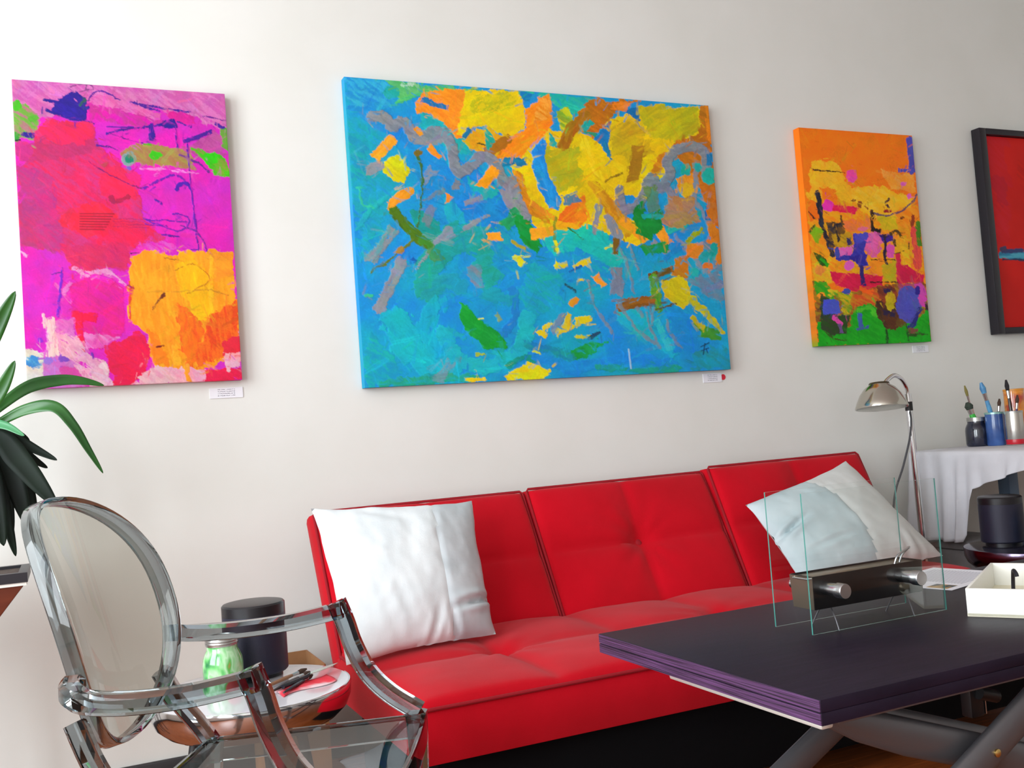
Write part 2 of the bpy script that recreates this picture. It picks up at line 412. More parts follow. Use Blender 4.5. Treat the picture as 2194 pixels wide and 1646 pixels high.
def paint_pink():
    p = Paint(300, 440, [(62, 47), (1113, 120), (1210, 1548), (125, 1598)], 'e61cb8', 'd826c0')
    p.poly([(50, 40), (1125, 110), (1130, 300), (960, 235), (800, 200), (420, 160), (300, 210), (190, 260), (60, 220)], 'd05cae', 'dd78bc', rag=14)
    p.poly([(60, 160), (130, 165), (200, 240), (180, 330), (75, 350)], 'b07a80', '70b040', rag=14)
    p.blob(165, 240, 28, 16, '58b030', rag=8).blob(85, 175, 26, 22, '48c020', rag=8).blob(85, 330, 14, 26, '30a030', rag=6)
    p.line([(110, 315), (175, 325)], 26, NAVY, rag=6).line([(70, 350), (100, 345)], 10, '101030')
    p.poly([(430, 170), (600, 190), (800, 230), (830, 275), (700, 285), (440, 240)], 'e010b0', 'c83098', rag=8)
    p.poly([(440, 165), (480, 120), (700, 180), (800, 215), (790, 250), (640, 205)], 'e070b8', 'd858a8', rag=8)
    p.poly([(800, 215), (900, 205), (960, 235), (980, 275), (860, 255)], 'e01898', rag=6)
    p.line([(350, 85), (420, 70), (465, 95), (400, 110)], 8, '904088', rag=3)
    p.poly([(315, 125), (360, 112), (440, 130), (430, 250), (340, 240), (255, 200), (270, 160)], NAVY, '3018a0', rag=10)
    p.line([(220, 148), (290, 162)], 14, NAVY).line([(230, 198), (340, 238), (470, 262)], 15, NAVY, w2=6).line([(400, 175), (425, 150)], 14, '306060')
    p.line([(440, 150), (490, 103), (600, 150)], 9, '5a1a98').line([(650, 160), (790, 205)], 9, '4a1898').line([(650, 158), (800, 190), (940, 207)], 8, '4a1898').line([(1005, 228), (1120, 250)], 6, '6a1890')
    p.line([(530, 280), (700, 285), (760, 270)], 6, '5a18a0').line([(530, 315), (660, 290), (800, 270)], 8, '5018a0').line([(540, 312), (640, 345), (720, 365)], 4, '6a1890').line([(570, 298), (740, 282)], 6, '4a1890')
    p.poly([(820, 250), (860, 238), (885, 285), (850, 288), (780, 275)], NAVY, rag=4).line([(750, 270), (757, 340)], 26, '3a1898', rag=5).line([(870, 280), (880, 400)], 9, '5a18a0').line([(880, 255), (950, 280)], 10, '5a20a0')
    p.poly([(900, 390), (1060, 300), (1100, 320), (1110, 420), (960, 430)], 'b04888', 'c05898', a=0.75, rag=14)
    p.poly([(590, 400), (700, 362), (880, 385), (950, 430), (970, 490), (850, 470), (700, 472), (610, 440)], 'b07850', 'a89048', rag=12)
    p.blob(772, 420, 36, 22, '3cc810', rag=8).blob(725, 372, 26, 12, '60b020', rag=6).blob(640, 437, 38, 34, '88a0a0', rag=6).blob(640, 440, 26, 22, '109070', '208060', rag=6).blob(636, 495, 16, 14, '8058c0')
    p.poly([(945, 385), (1040, 400), (1130, 440), (1140, 522), (1060, 527), (1020, 455)], '48c010', '80a030', rag=14).blob(1050, 435, 40, 32, '30d008', rag=8)
    p.poly([(1095, 285), (1130, 290), (1138, 400), (1100, 380)], '50b820', '70a040', rag=8).line([(1070, 265), (1105, 285)], 14, '4a20a0')
    p.line([(915, 355), (1045, 305)], 22, '4a1898', rag=3).line([(930, 370), (945, 540), (985, 890)], 9, '6418a8').line([(985, 890), (950, 890)], 6, '6418a8').line([(890, 420), (990, 460), (1030, 500)], 12, '6a2890', rag=4)
    p.line([(700, 490), (850, 490), (980, 520)], 14, 'f080d8', rag=6, dry=0.6)
    p.poly([(180, 290), (220, 240), (460, 260), (480, 360), (600, 470), (690, 600), (710, 720), (810, 830), (690, 870), (640, 900), (650, 985), (360, 1000), (300, 900), (100, 870), (85, 480), (170, 420)], 'e82060', 'd83078', rag=16)
    p.poly([(80, 360), (480, 340), (490, 390), (300, 440), (90, 455)], 'b82c68', 'c83070', a=0.75, rag=14)
    p.poly([(85, 480), (250, 520), (320, 800), (300, 900), (100, 880)], 'b83a88', 'd02880', a=0.8, rag=22)
    p.poly([(90, 650), (170, 640), (190, 860), (100, 860)], 'a83878', 'c83068', a=0.6, rag=20)
    p.blob(330, 310, 140, 60, 'f02450', 'e82460', rag=16, a=0.9).blob(450, 740, 140, 90, 'f02038', 'f02848', rag=22, a=0.85).blob(620, 800, 160, 70, 'f01848', rag=22, a=0.7).blob(600, 560, 110, 90, 'f0204c', rag=20, a=0.7)
    p.poly([(440, 850), (640, 860), (640, 985), (360, 990), (320, 900)], 'd02060', 'e02860', a=0.7, rag=18)
    p.poly([(690, 860), (800, 850), (930, 880), (660, 930)], 'e060c8', 'e818b8', rag=10, a=0.8)
    for i in range(4): p.line([(560, 735+i*13), (800-i*20, 745+i*12)], 4, 'a01860', a=0.6, rag=1)
    p.line([(550, 630), (570, 655), (635, 630)], 18, '981c48', a=0.7, rag=6).line([(480, 372), (530, 380), (585, 400)], 12, '5a1a90', rag=4, w2=4).blob(520, 465, 18, 16, 'b04840', a=0.7)
    p.line([(440, 455), (570, 530), (705, 590)], 5, '8a1870').line([(705, 590), (790, 545), (880, 520), (950, 585)], 10, '7018b0').line([(880, 592), (888, 568), (925, 560), (955, 590)], 20, '5018a8', rag=3).line([(770, 640), (805, 660)], 9, '6018a8')
    p.line([(860, 712), (920, 722), (940, 755), (890, 795), (790, 765), (710, 735)], 9, '7018b0').line([(720, 740), (930, 752)], 6, '6a18a8').line([(715, 762), (830, 775)], 6, '6a18a8').line([(800, 815), (890, 825)], 7, '6018a0').line([(900, 770), (975, 800), (1010, 850), (1032, 905)], 8, '7020a0')
    # orange block
    p.poly([(650, 920), (700, 897), (890, 918), (930, 888), (970, 903), (1060, 893), (1155, 903), (1168, 1000), (1190, 1200), (1197, 1350), (1130, 1450), (950, 1530), (760, 1480), (720, 1300), (640, 1240), (635, 1000)], 'f89812', 'ffa81c', rag=10, ang=1.4)
    p.poly([(860, 960), (960, 935), (1070, 1050), (1050, 1230), (990, 1250), (900, 1100)], 'ffb400', 'ffbe08', rag=10, ang=1.4).poly([(1060, 910), (1150, 905), (1165, 1010), (1080, 1050)], 'f89020', 'ffa020', rag=8).blob(930, 918, 45, 28, 'ffb008', rag=4)
    p.poly([(880, 1160), (940, 1180), (1020, 1300), (960, 1500), (900, 1400)], 'f86018', 'fb7810', rag=16, ang=1.4).poly([(1040, 1220), (1180, 1150), (1200, 1400), (1050, 1450), (970, 1500), (1000, 1350)], 'f04c18', 'fa7018', rag=18, ang=1.4).poly([(730, 1300), (790, 1320), (850, 1480), (760, 1480)], 'fb8010', rag=14, ang=1.4)
    p.line([(870, 1380), (880, 1460)], 40, 'ffb020', rag=14).line([(1050, 930), (1050, 1050), (1060, 1200)], 20, 'ffc020', rag=8, a=0.7)
    p.line([(820, 930), (890, 942)], 5, '986010').line([(870, 995), (960, 960), (1040, 1040), (930, 1110)], 5, 'c87a10', rag=1).line([(730, 1103), (900, 1098), (1050, 1090)], 7, 'd08c20', a=0.7).line([(1050, 1095), (1140, 1120)], 6, 'c07820', a=0.8)
    p.blob(812, 1118, 12, 18, '703018', rot=0.4, rag=3).line([(760, 1188), (800, 1130)], 9, '90481a').line([(780, 1382), (816, 1375)], 10, '801810')
    p.line([(640, 1050), (645, 1240)], 10, 'e84030', rag=3).line([(630, 1070), (660, 1085)], 5, 'a03040')
    # lower left
    p.poly([(345, 1060), (430, 1030), (560, 1035), (612, 1090), (618, 1300), (500, 1390), (420, 1400), (350, 1230)], 'e8149a', 'e41c88', rag=8).poly([(300, 1050), (345, 1060), (350, 1230), (300, 1230)], 'e428b0', rag=8)
    p.line([(370, 985), (420, 1010), (480, 1000), (560, 1010), (612, 1060)], 18, 'e890c8', rag=10, dry=0.45).line([(340, 1060), (312, 1110)], 18, 'e070c0', rag=8, dry=0.5)
    p.poly([(275, 1235), (355, 1240), (365, 1340), (290, 1420), (230, 1330)], 'e070c4', 'dc60bc', rag=10).poly([(420, 1310), (590, 1330), (500, 1390), (410, 1405)], 'e858b0', 'e880c8', rag=12)
    p.line([(365, 1215), (470, 1240)], 42, 'f0104a', rag=6).line([(382, 1225), (392, 1300), (405, 1400)], 44, 'f01448', rag=6, w2=22)
    p.poly([(110, 1393), (212, 1412), (205, 1600), (120, 1602)], 'e8dcd0', 'e0d0c4', rag=6)
    p.poly([(205, 1410), (270, 1380), (400, 1480), (425, 1590), (205, 1596)], 'd868c0', 'cc78c8', rag=10).poly([(300, 1480), (410, 1490), (420, 1580), (290, 1570)], 'e03898', rag=14, a=0.8)
    p.blob(155, 1458, 44, 34, '3c88d8', '50a0e0', rag=14).blob(228, 1455, 26, 20, '9870d8', rag=6).blob(310, 1440, 26, 24, '8848c0', rag=8).blob(190, 1350, 10, 16, 'a028c8')
    p.poly([(225, 1240), (280, 1300), (390, 1320), (440, 1420), (520, 1450), (560, 1590), (430, 1560), (330, 1450), (230, 1390)], 'f0b0c0', 'e898b8', rag=24, dry=0.35, hg=0.9).line([(240, 1250), (250, 1400)], 60, 'eec8c8', rag=22, dry=0.55)
    p.poly([(430, 1500), (520, 1455), (560, 1590), (440, 1585)], 'f0c8d0', 'f0a8c0', rag=12)
    p.poly([(500, 1385), (620, 1340), (700, 1275), (740, 1400), (730, 1500), (640, 1590), (560, 1590), (540, 1480)], 'f01048', 'e81450', rag=12)
    p.poly([(690, 1525), (760, 1480), (950, 1490), (1030, 1510), (1030, 1565), (670, 1580)], 'f0b8c4', 'f0a0b8', rag=14).poly([(1030, 1505), (1200, 1478), (1216, 1552), (1020, 1566)], 'f0184c', rag=10).poly([(1110, 1440), (1200, 1290), (1208, 1485), (1130, 1505)], 'f0b8c8', 'f8a8b0', rag=16).poly([(1100, 1350), (1200, 1320), (1205, 1400), (1110, 1430)], 'e82840', rag=14)
    p.line([(930, 1480), (940, 1545)], 34, 'f8a020', rag=12)
    p.line([(303, 985), (295, 1090), (280, 1222)], 12, '8020c8', rag=2).line([(250, 1012), (300, 1003)], 6, '702098').line([(455, 1415), (460, 1440)], 10, '8030b0').line([(370, 360), (300, 370), (250, 352)], 6, 'a03060', a=0.5)
    p.line([(100, 900), (125, 920)], 16, 'f0a0d8', rag=6).line([(645, 908), (690, 905)], 5, '502050')
    return p
def paint_blue():
    G = '8b929c'; G2 = '7a828e'
    p = Paint(560, 410, [(37, 32), (1848, 183), (1960, 1493), (147, 1590)], '1692d8', '12a4cc', 200)
    p.poly([(30, 30), (330, 60), (260, 180), (60, 190)], '1c92d4', '30b0d8', rag=20).poly([(40, 260), (180, 200), (340, 420), (330, 600), (130, 950), (90, 700)], '16a4b4', '18a0cc', rag=30).poly([(50, 330), (150, 330), (160, 560), (70, 560)], '1890b8', '14a8a8', rag=24, a=0.8)
    p.poly([(60, 190), (260, 200), (400, 330), (560, 500), (560, 620), (420, 640), (380, 420), (250, 300)], '1490d8', '1888d0', rag=20)
    p.poly([(400, 190), (520, 250), (640, 330), (700, 440), (560, 400), (430, 290)], '18a8b0', '1ab4b8', rag=14)
    p.poly([(205, 42), (560, 88), (930, 112), (910, 130), (440, 112), (330, 160), (270, 80)], '4cb860', '60c070', rag=14).blob(275, 110, 42, 36, '18a8a0', rag=8).blob(345, 76, 40, 14, 'a8d8b0', rag=10).line([(420, 120), (300, 165)], 16, '40b878', rag=6)
    p.poly([(920, 105), (1100, 125), (1290, 150), (1230, 225), (1130, 210), (1060, 150)], '18b4a8', '28c0a0', rag=10).poly([(915, 110), (985, 122), (960, 165), (920, 150)], '1080c0', rag=6)
    p.poly([(430, 108), (640, 95), (650, 170), (640, 340), (600, 345), (530, 260), (470, 210), (400, 225), (393, 165)], 'f08a18', 'fa9a20', rag=8)
    p.poly([(640, 105), (905, 100), (940, 200), (945, 300), (850, 350), (760, 290), (690, 280), (640, 335), (600, 320), (630, 180)], 'e4c810', 'f0d404', rag=12, ang=-0.5).poly([(690, 110), (880, 108), (900, 170), (700, 230), (660, 200)], 'a0a818', 'd8c810', rag=20, a=0.85, ang=-0.5, dry=0.5)
    p.poly([(700, 290), (770, 290), (930, 420), (880, 460), (760, 420), (660, 410), (620, 350)], 'd8b414', 'e8a414', rag=14)
    p.poly([(940, 200), (1060, 128), (1078, 270), (1030, 345), (960, 420), (880, 450), (790, 440), (850, 345), (945, 290)], 'fa8a10', 'ff9c14', rag=10, ang=-0.7).poly([(1000, 150), (1065, 140), (1072, 250), (980, 260)], 'f0860c', 'ffa83a', rag=10)
    p.poly([(1060, 300), (1130, 320), (1210, 300), (1290, 360), (1350, 260), (1500, 195), (1830, 182), (1850, 300), (1620, 450), (1630, 520), (1520, 640), (1400, 620), (1390, 700), (1580, 830), (1500, 880), (1380, 830), (1200, 840), (1040, 880), (950, 720), (930, 600), (880, 480), (960, 390)], 'e6c40c', 'f0d000', rag=12, ang=-0.6)
    p.poly([(1040, 400), (1200, 390), (1230, 560), (1150, 620), (1080, 590), (1050, 500)], 'c8b410', 'b0b41c', rag=20, ang=-0.6).poly([(1340, 280), (1500, 250), (1580, 420), (1440, 470), (1380, 430)], 'd8b810', 'c0a418', rag=20, ang=-0.6).poly([(1300, 440), (1440, 430), (1450, 560), (1330, 590)], 'e8c008', 'f0cc10', rag=12)
    p.poly([(1090, 210), (1150, 190), (1180, 270), (1120, 300)], 'd8d020', '88b030', rag=10)
    p.poly([(1280, 148), (1510, 158), (1400, 200), (1350, 262), (1280, 345), (1230, 310), (1205, 215)], 'b86c10', 'd07c10', rag=12).poly([(1380, 160), (1480, 165), (1440, 215), (1360, 200)], 'e88018', rag=10).line([(1130, 380), (1160, 310), (1240, 240)], 60, 'a86a0c', 'b87a10', rag=6)
    p.poly([(1500, 190), (1800, 182), (1800, 300), (1680, 365), (1560, 330)], 'd0c010', 'b8b018', rag=16, ang=-0.6).poly([(1800, 178), (1850, 183), (1872, 470), (1890, 640), (1800, 560), (1690, 430), (1640, 430), (1700, 350), (1800, 320)], 'd07814', 'b86c10', rag=12).poly([(1830, 185), (1853, 190), (1868, 380), (1845, 360)], 'f08810', rag=4).poly([(1600, 420), (1700, 400), (1650, 480), (1560, 540)], 'c87c14', 'd89018', rag=10)
    p.poly([(1335, 285), (1362, 265), (1355, 430), (1290, 350)], '1078b8', '1480c0', rag=6).line([(1330, 380), (1370, 445)], 26, '1880a8', rag=6, w2=8).poly([(1430, 205), (1500, 188), (1512, 262)], '1070b0', rag=6).poly([(1210, 285), (1265, 250), (1292, 275), (1240, 312)], '18b0a4', rag=5).line([(1240, 310), (1290, 330)], 14, '30a070')
    p.line([(760, 410), (850, 350)], 50, 'a87010', rag=8).poly([(740, 290), (775, 330), (790, 360), (750, 410), (735, 340)], '18a898', rag=6).line([(640, 330), (660, 300)], 26, '1878a8', rag=4).line([(700, 370), (740, 375)], 8, '505010')
    p.poly([(1060, 310), (1080, 330), (1110, 395), (1060, 380)], '20b0a0', rag=6)
    p.poly([(1210, 300), (1240, 330), (1310, 480), (1300, 560), (1220, 380)], 'f0c800', 'f8d820', rag=6, ang=1.1)
    p.poly([(975, 400), (1020, 343), (1048, 350), (1040, 430), (1062, 540), (1122, 650), (1110, 705), (1060, 690), (1010, 600), (975, 480)], '1888dc', '2098e8', rag=5, ang=1.2, hg=0.9)
    p.line([(430, 148), (550, 190)], 30, '1872b0', rag=3).line([(830, 462), (935, 460)], 38, '14709c', '1080b0', rag=6)
    # middle left blue / teal weave
    p.poly([(560, 420), (700, 500), (840, 600), (960, 760), (860, 800), (720, 830), (560, 780), (540, 600)], '1690dc', '1484d0', rag=24).poly([(660, 540), (820, 600), (760, 640), (680, 620)], '18b0b4', rag=16).poly([(430, 640), (560, 620), (640, 780), (560, 900), (430, 800)], '1488cc', '1898d8', rag=20)
    p.poly([(540, 640), (600, 660), (640, 760), (560, 770)], '18a8c8', rag=12).line([(320, 590), (180, 690), (110, 790)], 26, '1ab0b8', rag=8, dry=0.4).poly([(380, 680), (520, 760), (520, 880), (420, 840)], '189868', '10a080', rag=22, a=0.8)
    p.line([(470, 1080), (480, 950), (600, 840), (740, 860), (760, 1000)], 150, '18a486', '1aa8a0', rag=24, a=0.85).line([(830, 790), (900, 715)], 66, '18985c', '20a868', rag=10).poly([(880, 730), (950, 730), (1025, 880), (1005, 922), (935, 870), (900, 800)], '0c9030', '0a9c40', rag=8)
    p.poly([(960, 960), (1120, 1010), (1130, 1160), (1000, 1230), (900, 1120)], '14a8b8', '18a0d0', rag=24)
    p.line([(1100, 870), (1200, 850), (1290, 860), (1370, 940)], 120, '12b8b8', '18c4bc', rag=16).line([(1200, 940), (1360, 1020)], 80, '14a8c8', '1894d8', rag=16)
    p.poly([(800, 760), (900, 850), (1000, 950), (900, 1050), (780, 1000), (760, 860)], '1490d0', '18a0c0', rag=24)
    p.line([(470, 1130), (540, 1050), (620, 1080)], 70, '1a9cb0', rag=20, a=0.7)
    p.line([(300, 1260), (400, 1420), (540, 1500)], 150, '12b0c4', '14b8cc', rag=26).line([(500, 1180), (440, 1300), (500, 1400)], 90, '10b4d0', rag=24, a=0.8)
    p.line([(540, 1320), (600, 1430), (700, 1480), (830, 1462), (930, 1380), (955, 1240)], 80, '16b0c0', '1cb8c8', rag=12).line([(880, 1100), (890, 1240), (820, 1330)], 40, '1c80cc', rag=12, a=0.8).line([(740, 1120), (860, 1150)], 60, '1aa4a8', rag=16, a=0.7)
    p.poly([(620, 1170), (660, 1180), (720, 1250), (830, 1320), (845, 1385), (750, 1395), (650, 1300), (608, 1230)], '0c9c34', '18a83c', rag=10, hg=0.8).line([(560, 1290), (640, 1340)], 30, '18a8b8', rag=8)
    p.poly([(180, 1300), (300, 1440), (330, 1560), (150, 1590), (130, 1430)], '149cc0', '14b0b0', rag=26).line([(230, 1570), (400, 1550), (700, 1540)], 44, '20a880', '18a8b0', rag=14)
    p.poly([(1170, 1400), (1240, 1362), (1355, 1358), (1250, 1440), (1180, 1452)], '109c40', '14a858', rag=8).line([(960, 1370), (1100, 1400), (1180, 1440)], 40, '1478a8', '189090', rag=14, a=0.7).line([(860, 1480), (920, 1440), (980, 1450)], 30, '109880', rag=8)
    p.line([(1000, 1440), (1200, 1490), (1450, 1440), (1660, 1470)], 60, '148cdc', '1894e0', rag=14).line([(1300, 1480), (1500, 1500), (1700, 1490)], 26, '18a090', rag=8).line([(1450, 1230), (1600, 1340), (1660, 1390)], 90, '14b8c8', '18b0d8', rag=16)
    p.poly([(1640, 1200), (1780, 1220), (1800, 1400), (1680, 1420)], '148cd8', rag=24).poly([(1780, 1400), (1950, 1380), (1960, 1490), (1780, 1495)], '1498c0', '2090a0', rag=18)
    # silver-grey squiggles
    p.line([(178, 232), (235, 238), (275, 278), (340, 262), (400, 345), (470, 312), (540, 318), (578, 400), (600, 505), (660, 492), (715, 440), (780, 455), (835, 555), (880, 570), (905, 650), (950, 720)], 56, G, G2, rag=4, hg=1.3)
    p.line([(395, 350), (480, 358), (540, 330)], 40, G, rag=5).line([(840, 600), (880, 680)], 60, G, rag=6)
    p.line([(160, 500), (220, 475)], 54, G, rag=8).line([(440, 560), (480, 500)], 44, G, rag=8, a=0.8).line([(595, 590), (605, 555)], 30, G2, rag=5).line([(650, 665), (725, 640)], 28, G, rag=5).line([(450, 760), (480, 700)], 40, G2, rag=8, a=0.7)
    p.line([(1408, 600), (1420, 690), (1480, 690), (1530, 625), (1560, 540), (1610, 595), (1660, 520), (1645, 470), (1690, 405), (1780, 388), (1835, 430), (1835, 540)], 50, G, G2, rag=4, hg=1.3)
    p.line([(1310, 680), (1285, 810)], 42, G, rag=5, w2=20).line([(1355, 735), (1400, 830)], 40, G, rag=5).line([(1650, 600), (1712, 690)], 42, G, rag=5, w2=20).line([(1505, 735), (1550, 805)], 36, G, rag=5).line([(1580, 860), (1650, 915)], 30, G, rag=5)
    p.line([(1790, 480), (1780, 640), (1850, 760), (1900, 920)], 28, G, rag=8, a=0.85).line([(1690, 830), (1820, 990), (1910, 1080)], 22, G, rag=6, a=0.85).line([(1840, 860), (1900, 990)], 40, G2, rag=10, a=0.7)
    p.poly([(1750, 1050), (1900, 1010), (1925, 1190), (1840, 1130)], '788090', '6090a8', rag=22, a=0.8)
    p.line([(565, 812), (480, 880), (405, 995)], 46, G, '8c9aa8', rag=8, w2=14).line([(280, 800), (175, 950)], 54, G, '58a0a8', rag=12, dry=0.3).line([(325, 965), (270, 1090), (215, 1190)], 52, G, rag=10, dry=0.25).line([(755, 728), (640, 800)], 22, G, rag=5).poly([(640, 990), (720, 965), (740, 1080), (700, 1095)], '7888a0', '5098b8', rag=12).line([(570, 1470), (520, 1540)], 46, '7098a8', rag=12, a=0.8).line([(540, 600), (440, 650)], 18, '6888a0', rag=6)
    # accents
    p.line([(205, 425), (275, 352)], 58, 'f0a01c', 'f8ac28', rag=4).poly([(238, 455), (300, 420), (372, 490), (335, 572), (235, 520)], 'd0c810', 'e0d808', rag=10).line([(275, 690), (282, 660), (365, 608)], 46, 'f09818', 'f8a828', rag=4)
    p.line([(735, 575), (790, 505)], 58, 'ffa010', rag=5).line([(765, 832), (815, 830)], 42, 'f8a820', rag=3).poly([(545, 612), (585, 642), (545, 668)], 'f08828', rag=3).line([(465, 392), (512, 432)], 34, 'f09020', rag=3, w2=20).line([(405, 295), (420, 320)], 26, 'f09820', rag=3)
    p.line([(405, 420), (432, 560), (405, 785)], 16, '3c7038', rag=3, w2=8).blob(405, 415, 20, 20, '7c6820', rag=3).line([(282, 705), (360, 790), (455, 875)], 50, '507a14', '407018', rag=6).line([(385, 850), (260, 960), (175, 1008)], 12, '607a28', rag=4).blob(325, 905, 20, 22, 'a88838', rag=6).line([(440, 860), (500, 940)], 50, '409030', rag=16, a=0.7)
    p.poly([(880, 500), (930, 520), (960, 640), (1060, 740), (1080, 780), (960, 720), (920, 600)], 'e89014', 'd08010', rag=6).line([(975, 665), (1085, 745)], 26, 'f09020', rag=3).poly([(1120, 740), (1190, 660), (1240, 620), (1250, 760), (1190, 800)], 'f88a14', 'e87818', rag=8).line([(1150, 650), (1190, 640)], 50, '1878a8', rag=8, a=0.9).line([(1110, 760), (1180, 690)], 50, 'f07018', rag=8)
    p.line([(985, 820), (1085, 805)], 52, 'f8a820', rag=4).poly([(1250, 560), (1300, 560), (1500, 800), (1440, 840), (1370, 740)], 'c88a10', 'e0a814', rag=8, ang=0.9).line([(1430, 760), (1535, 838)], 50, 'ffa41c', rag=3).line([(1605, 800), (1645, 855)], 50, 'f8a420', rag=3).line([(1100, 770), (1200, 780)], 40, 'f0b010', rag=8)
    p.line([(1500, 400), (1480, 540)], 60, 'b07c14', rag=8).line([(1340, 560), (1420, 520)], 10, '907010')
    p.poly([(1480, 690), (1530, 660), (1535, 740), (1615, 700), (1625, 790), (1560, 850), (1490, 820)], '0c8c30', '109038', rag=8).line([(1560, 600), (1580, 690)], 70, '608818', rag=12, a=0.7).poly([(1500, 880), (1640, 860), (1650, 920), (1540, 920)], '109848', rag=12)
    p.line([(1530, 728), (1640, 740), (1735, 722)], 26, '16b0a8', rag=3).line([(1660, 800), (1730, 770), (1790, 730)], 48, '16a8a4', '20b8b0', rag=5).blob(1848, 535, 36, 44, '18b0a8', rag=6).blob(1735, 500, 26, 30, '18b0a0', rag=5).blob(1795, 490, 20, 22, '20a8a8', rag=4)
    p.line([(1862, 625), (1850, 740)], 46, '1474b4', rag=3, w2=40).line([(1855, 430), (1856, 470)], 26, '1878b0', rag=3).line([(1640, 940), (1710, 880)], 40, '188cd0', rag=8)
    p.poly([(1690, 545), (1770, 520), (1775, 610), (1690, 620)], 'e89018', 'f0a028', rag=8).poly([(1800, 560), (1890, 590), (1905, 800), (1850, 740)], 'd07818', 'c86c14', rag=10).blob(1740, 600, 36, 40, 'e8b818', rag=6)
    p.poly([(1650, 640), (1780, 640), (1800, 760), (1700, 800), (1620, 780)], 'b87818', 'c88818', rag=14, a=0.8).poly([(1750, 870), (1820, 860), (1830, 950), (1740, 930)], 'e08820', rag=6).poly([(1685, 945), (1750, 925), (1745, 1050), (1670, 1030)], 'c87818', rag=5).line([(1870, 780), (1905, 950)], 40, 'd88018', rag=10).blob(1850, 860, 20, 16, 'f08020').blob(1845, 980, 26, 20, 'e87820', rag=5)
    p.blob(1835, 940, 34, 26, '18a8a8', rag=6).blob(1780, 1010, 24, 22, '20b0b0', rag=5).blob(1875, 900, 20, 40, '10a098', rag=6).line([(1740, 860), (1820, 790)], 24, '98a818', rag=6)
    p.line([(1560, 1030), (1665, 1000)], 36, '6c4c14', rag=3).line([(1395, 855), (1388, 910)], 34, '7c5c14', rag=3)
    p.poly([(1615, 1060), (1700, 1025), (1745, 1060), (1775, 1140), (1725, 1192), (1630, 1130)], 'd0b810', 'e0c80c', rag=8).line([(1770, 1150), (1840, 1220), (1920, 1315)], 46, 'd0c418', 'b8b820', rag=6, w2=20).poly([(1760, 1240), (1900, 1310), (1925, 1350), (1820, 1340)], '309838', '489830', rag=12).line([(1775, 1240), (1830, 1290)], 30, 'c8b818', rag=6)
    p.line([(1572, 1040), (1590, 1110), (1605, 1190)], 44, '3c9c30', '68a828', rag=8)
    p.line([(1408, 1178), (1572, 1155)], 54, 'a06414', '885410', rag=4).line([(1395, 1010), (1392, 1110)], 58, '7c8494', '8890a0', rag=8)
    for q in ([(1540, 1190), (1570, 1300), (1610, 1390)], [(1410, 1170), (1500, 1300), (1590, 1370)], [(1420, 900), (1460, 1020), (1480, 1110)], [(1255, 1050), (1290, 1180), (1375, 1310)], [(1500, 1190), (1520, 1230)], [(1640, 1250), (1670, 1330), (1720, 1390)], [(1460, 880), (1500, 1000)], [(1580, 1190), (1575, 1270)]):
        p.line(q, 14, '7c8a98', rag=4, a=0.8)
    p.line([(1590, 1200), (1690, 1165)], 8, '605020', rag=2).line([(1090, 740), (1090, 900)], 14, '709028', rag=3, a=0.8).line([(1150, 790), (1230, 850)], 8, '308048', rag=3).line([(1600, 1260), (1655, 1390)], 30, '30c0d0', rag=6)
    p.poly([(840, 1530), (960, 1455), (1075, 1505), (1040, 1540), (860, 1550)], 'e0d010', 'e8dc10', rag=10).line([(655, 1548), (740, 1545)], 22, 'e8d010', rag=4)
    p.line([(1095, 975), (1140, 972)], 38, 'e0d418', rag=5).line([(1190, 990), (1262, 955)], 28, 'e8d018', rag=4).line([(1200, 1255), (1265, 1245)], 34, 'e0cc14', rag=8).line([(1110, 1310), (1160, 1275)], 46, 'd8c818', rag=8).line([(1160, 1225), (1150, 1265)], 28, 'd8b820', rag=3).line([(1170, 1175), (1195, 1145)], 30, 'e09820', rag=3).line([(1010, 1305), (1045, 1325)], 24, 'e8d018', rag=3).line([(1035, 1290), (1075, 1265)], 24, 'e8d420', rag=3).line([(890, 940), (930, 970)], 28, 'e0d818', rag=6).line([(1300, 1035), (1330, 1075)], 36, 'f09c28', rag=2).line([(880, 935), (970, 930)], 6, 'd0e060').line([(1190, 1335), (1270, 1330)], 16, 'c8c830', rag=6).line([(1205, 1055), (1235, 1050)], 14, 'e0d020').line([(1340, 890), (1370, 880)], 14, 'e0e040').line([(1090, 860), (1105, 910)], 16, 'f0e020').line([(985, 1405), (1010, 1415)], 16, 'c8d838', rag=4).line([(705, 1420), (740, 1422)], 14, '98b840', rag=4).line([(800, 1220), (820, 1250)], 20, '90a850', rag=5, a=0.8).line([(715, 1245), (735, 1245)], 10, 'e0e060').line([(880, 860), (940, 890)], 14, 'b0a030', rag=4).line([(1080, 1300), (1130, 1230)], 34, '6888a8', rag=6)
    p.line([(1260, 1340), (1310, 1310)], 18, '204868', rag=3).line([(1140, 1070), (1190, 1105)], 12, '205868', rag=3).line([(380, 945), (400, 960)], 22, '1060b0', rag=3).line([(1160, 1010), (1215, 985)], 14, '1468b0', rag=3).line([(155, 1128), (185, 1130)], 16, '38c090', rag=3).line([(120, 600), (130, 670), (190, 690)], 10, '30c0a0', rag=3)
    
    return p
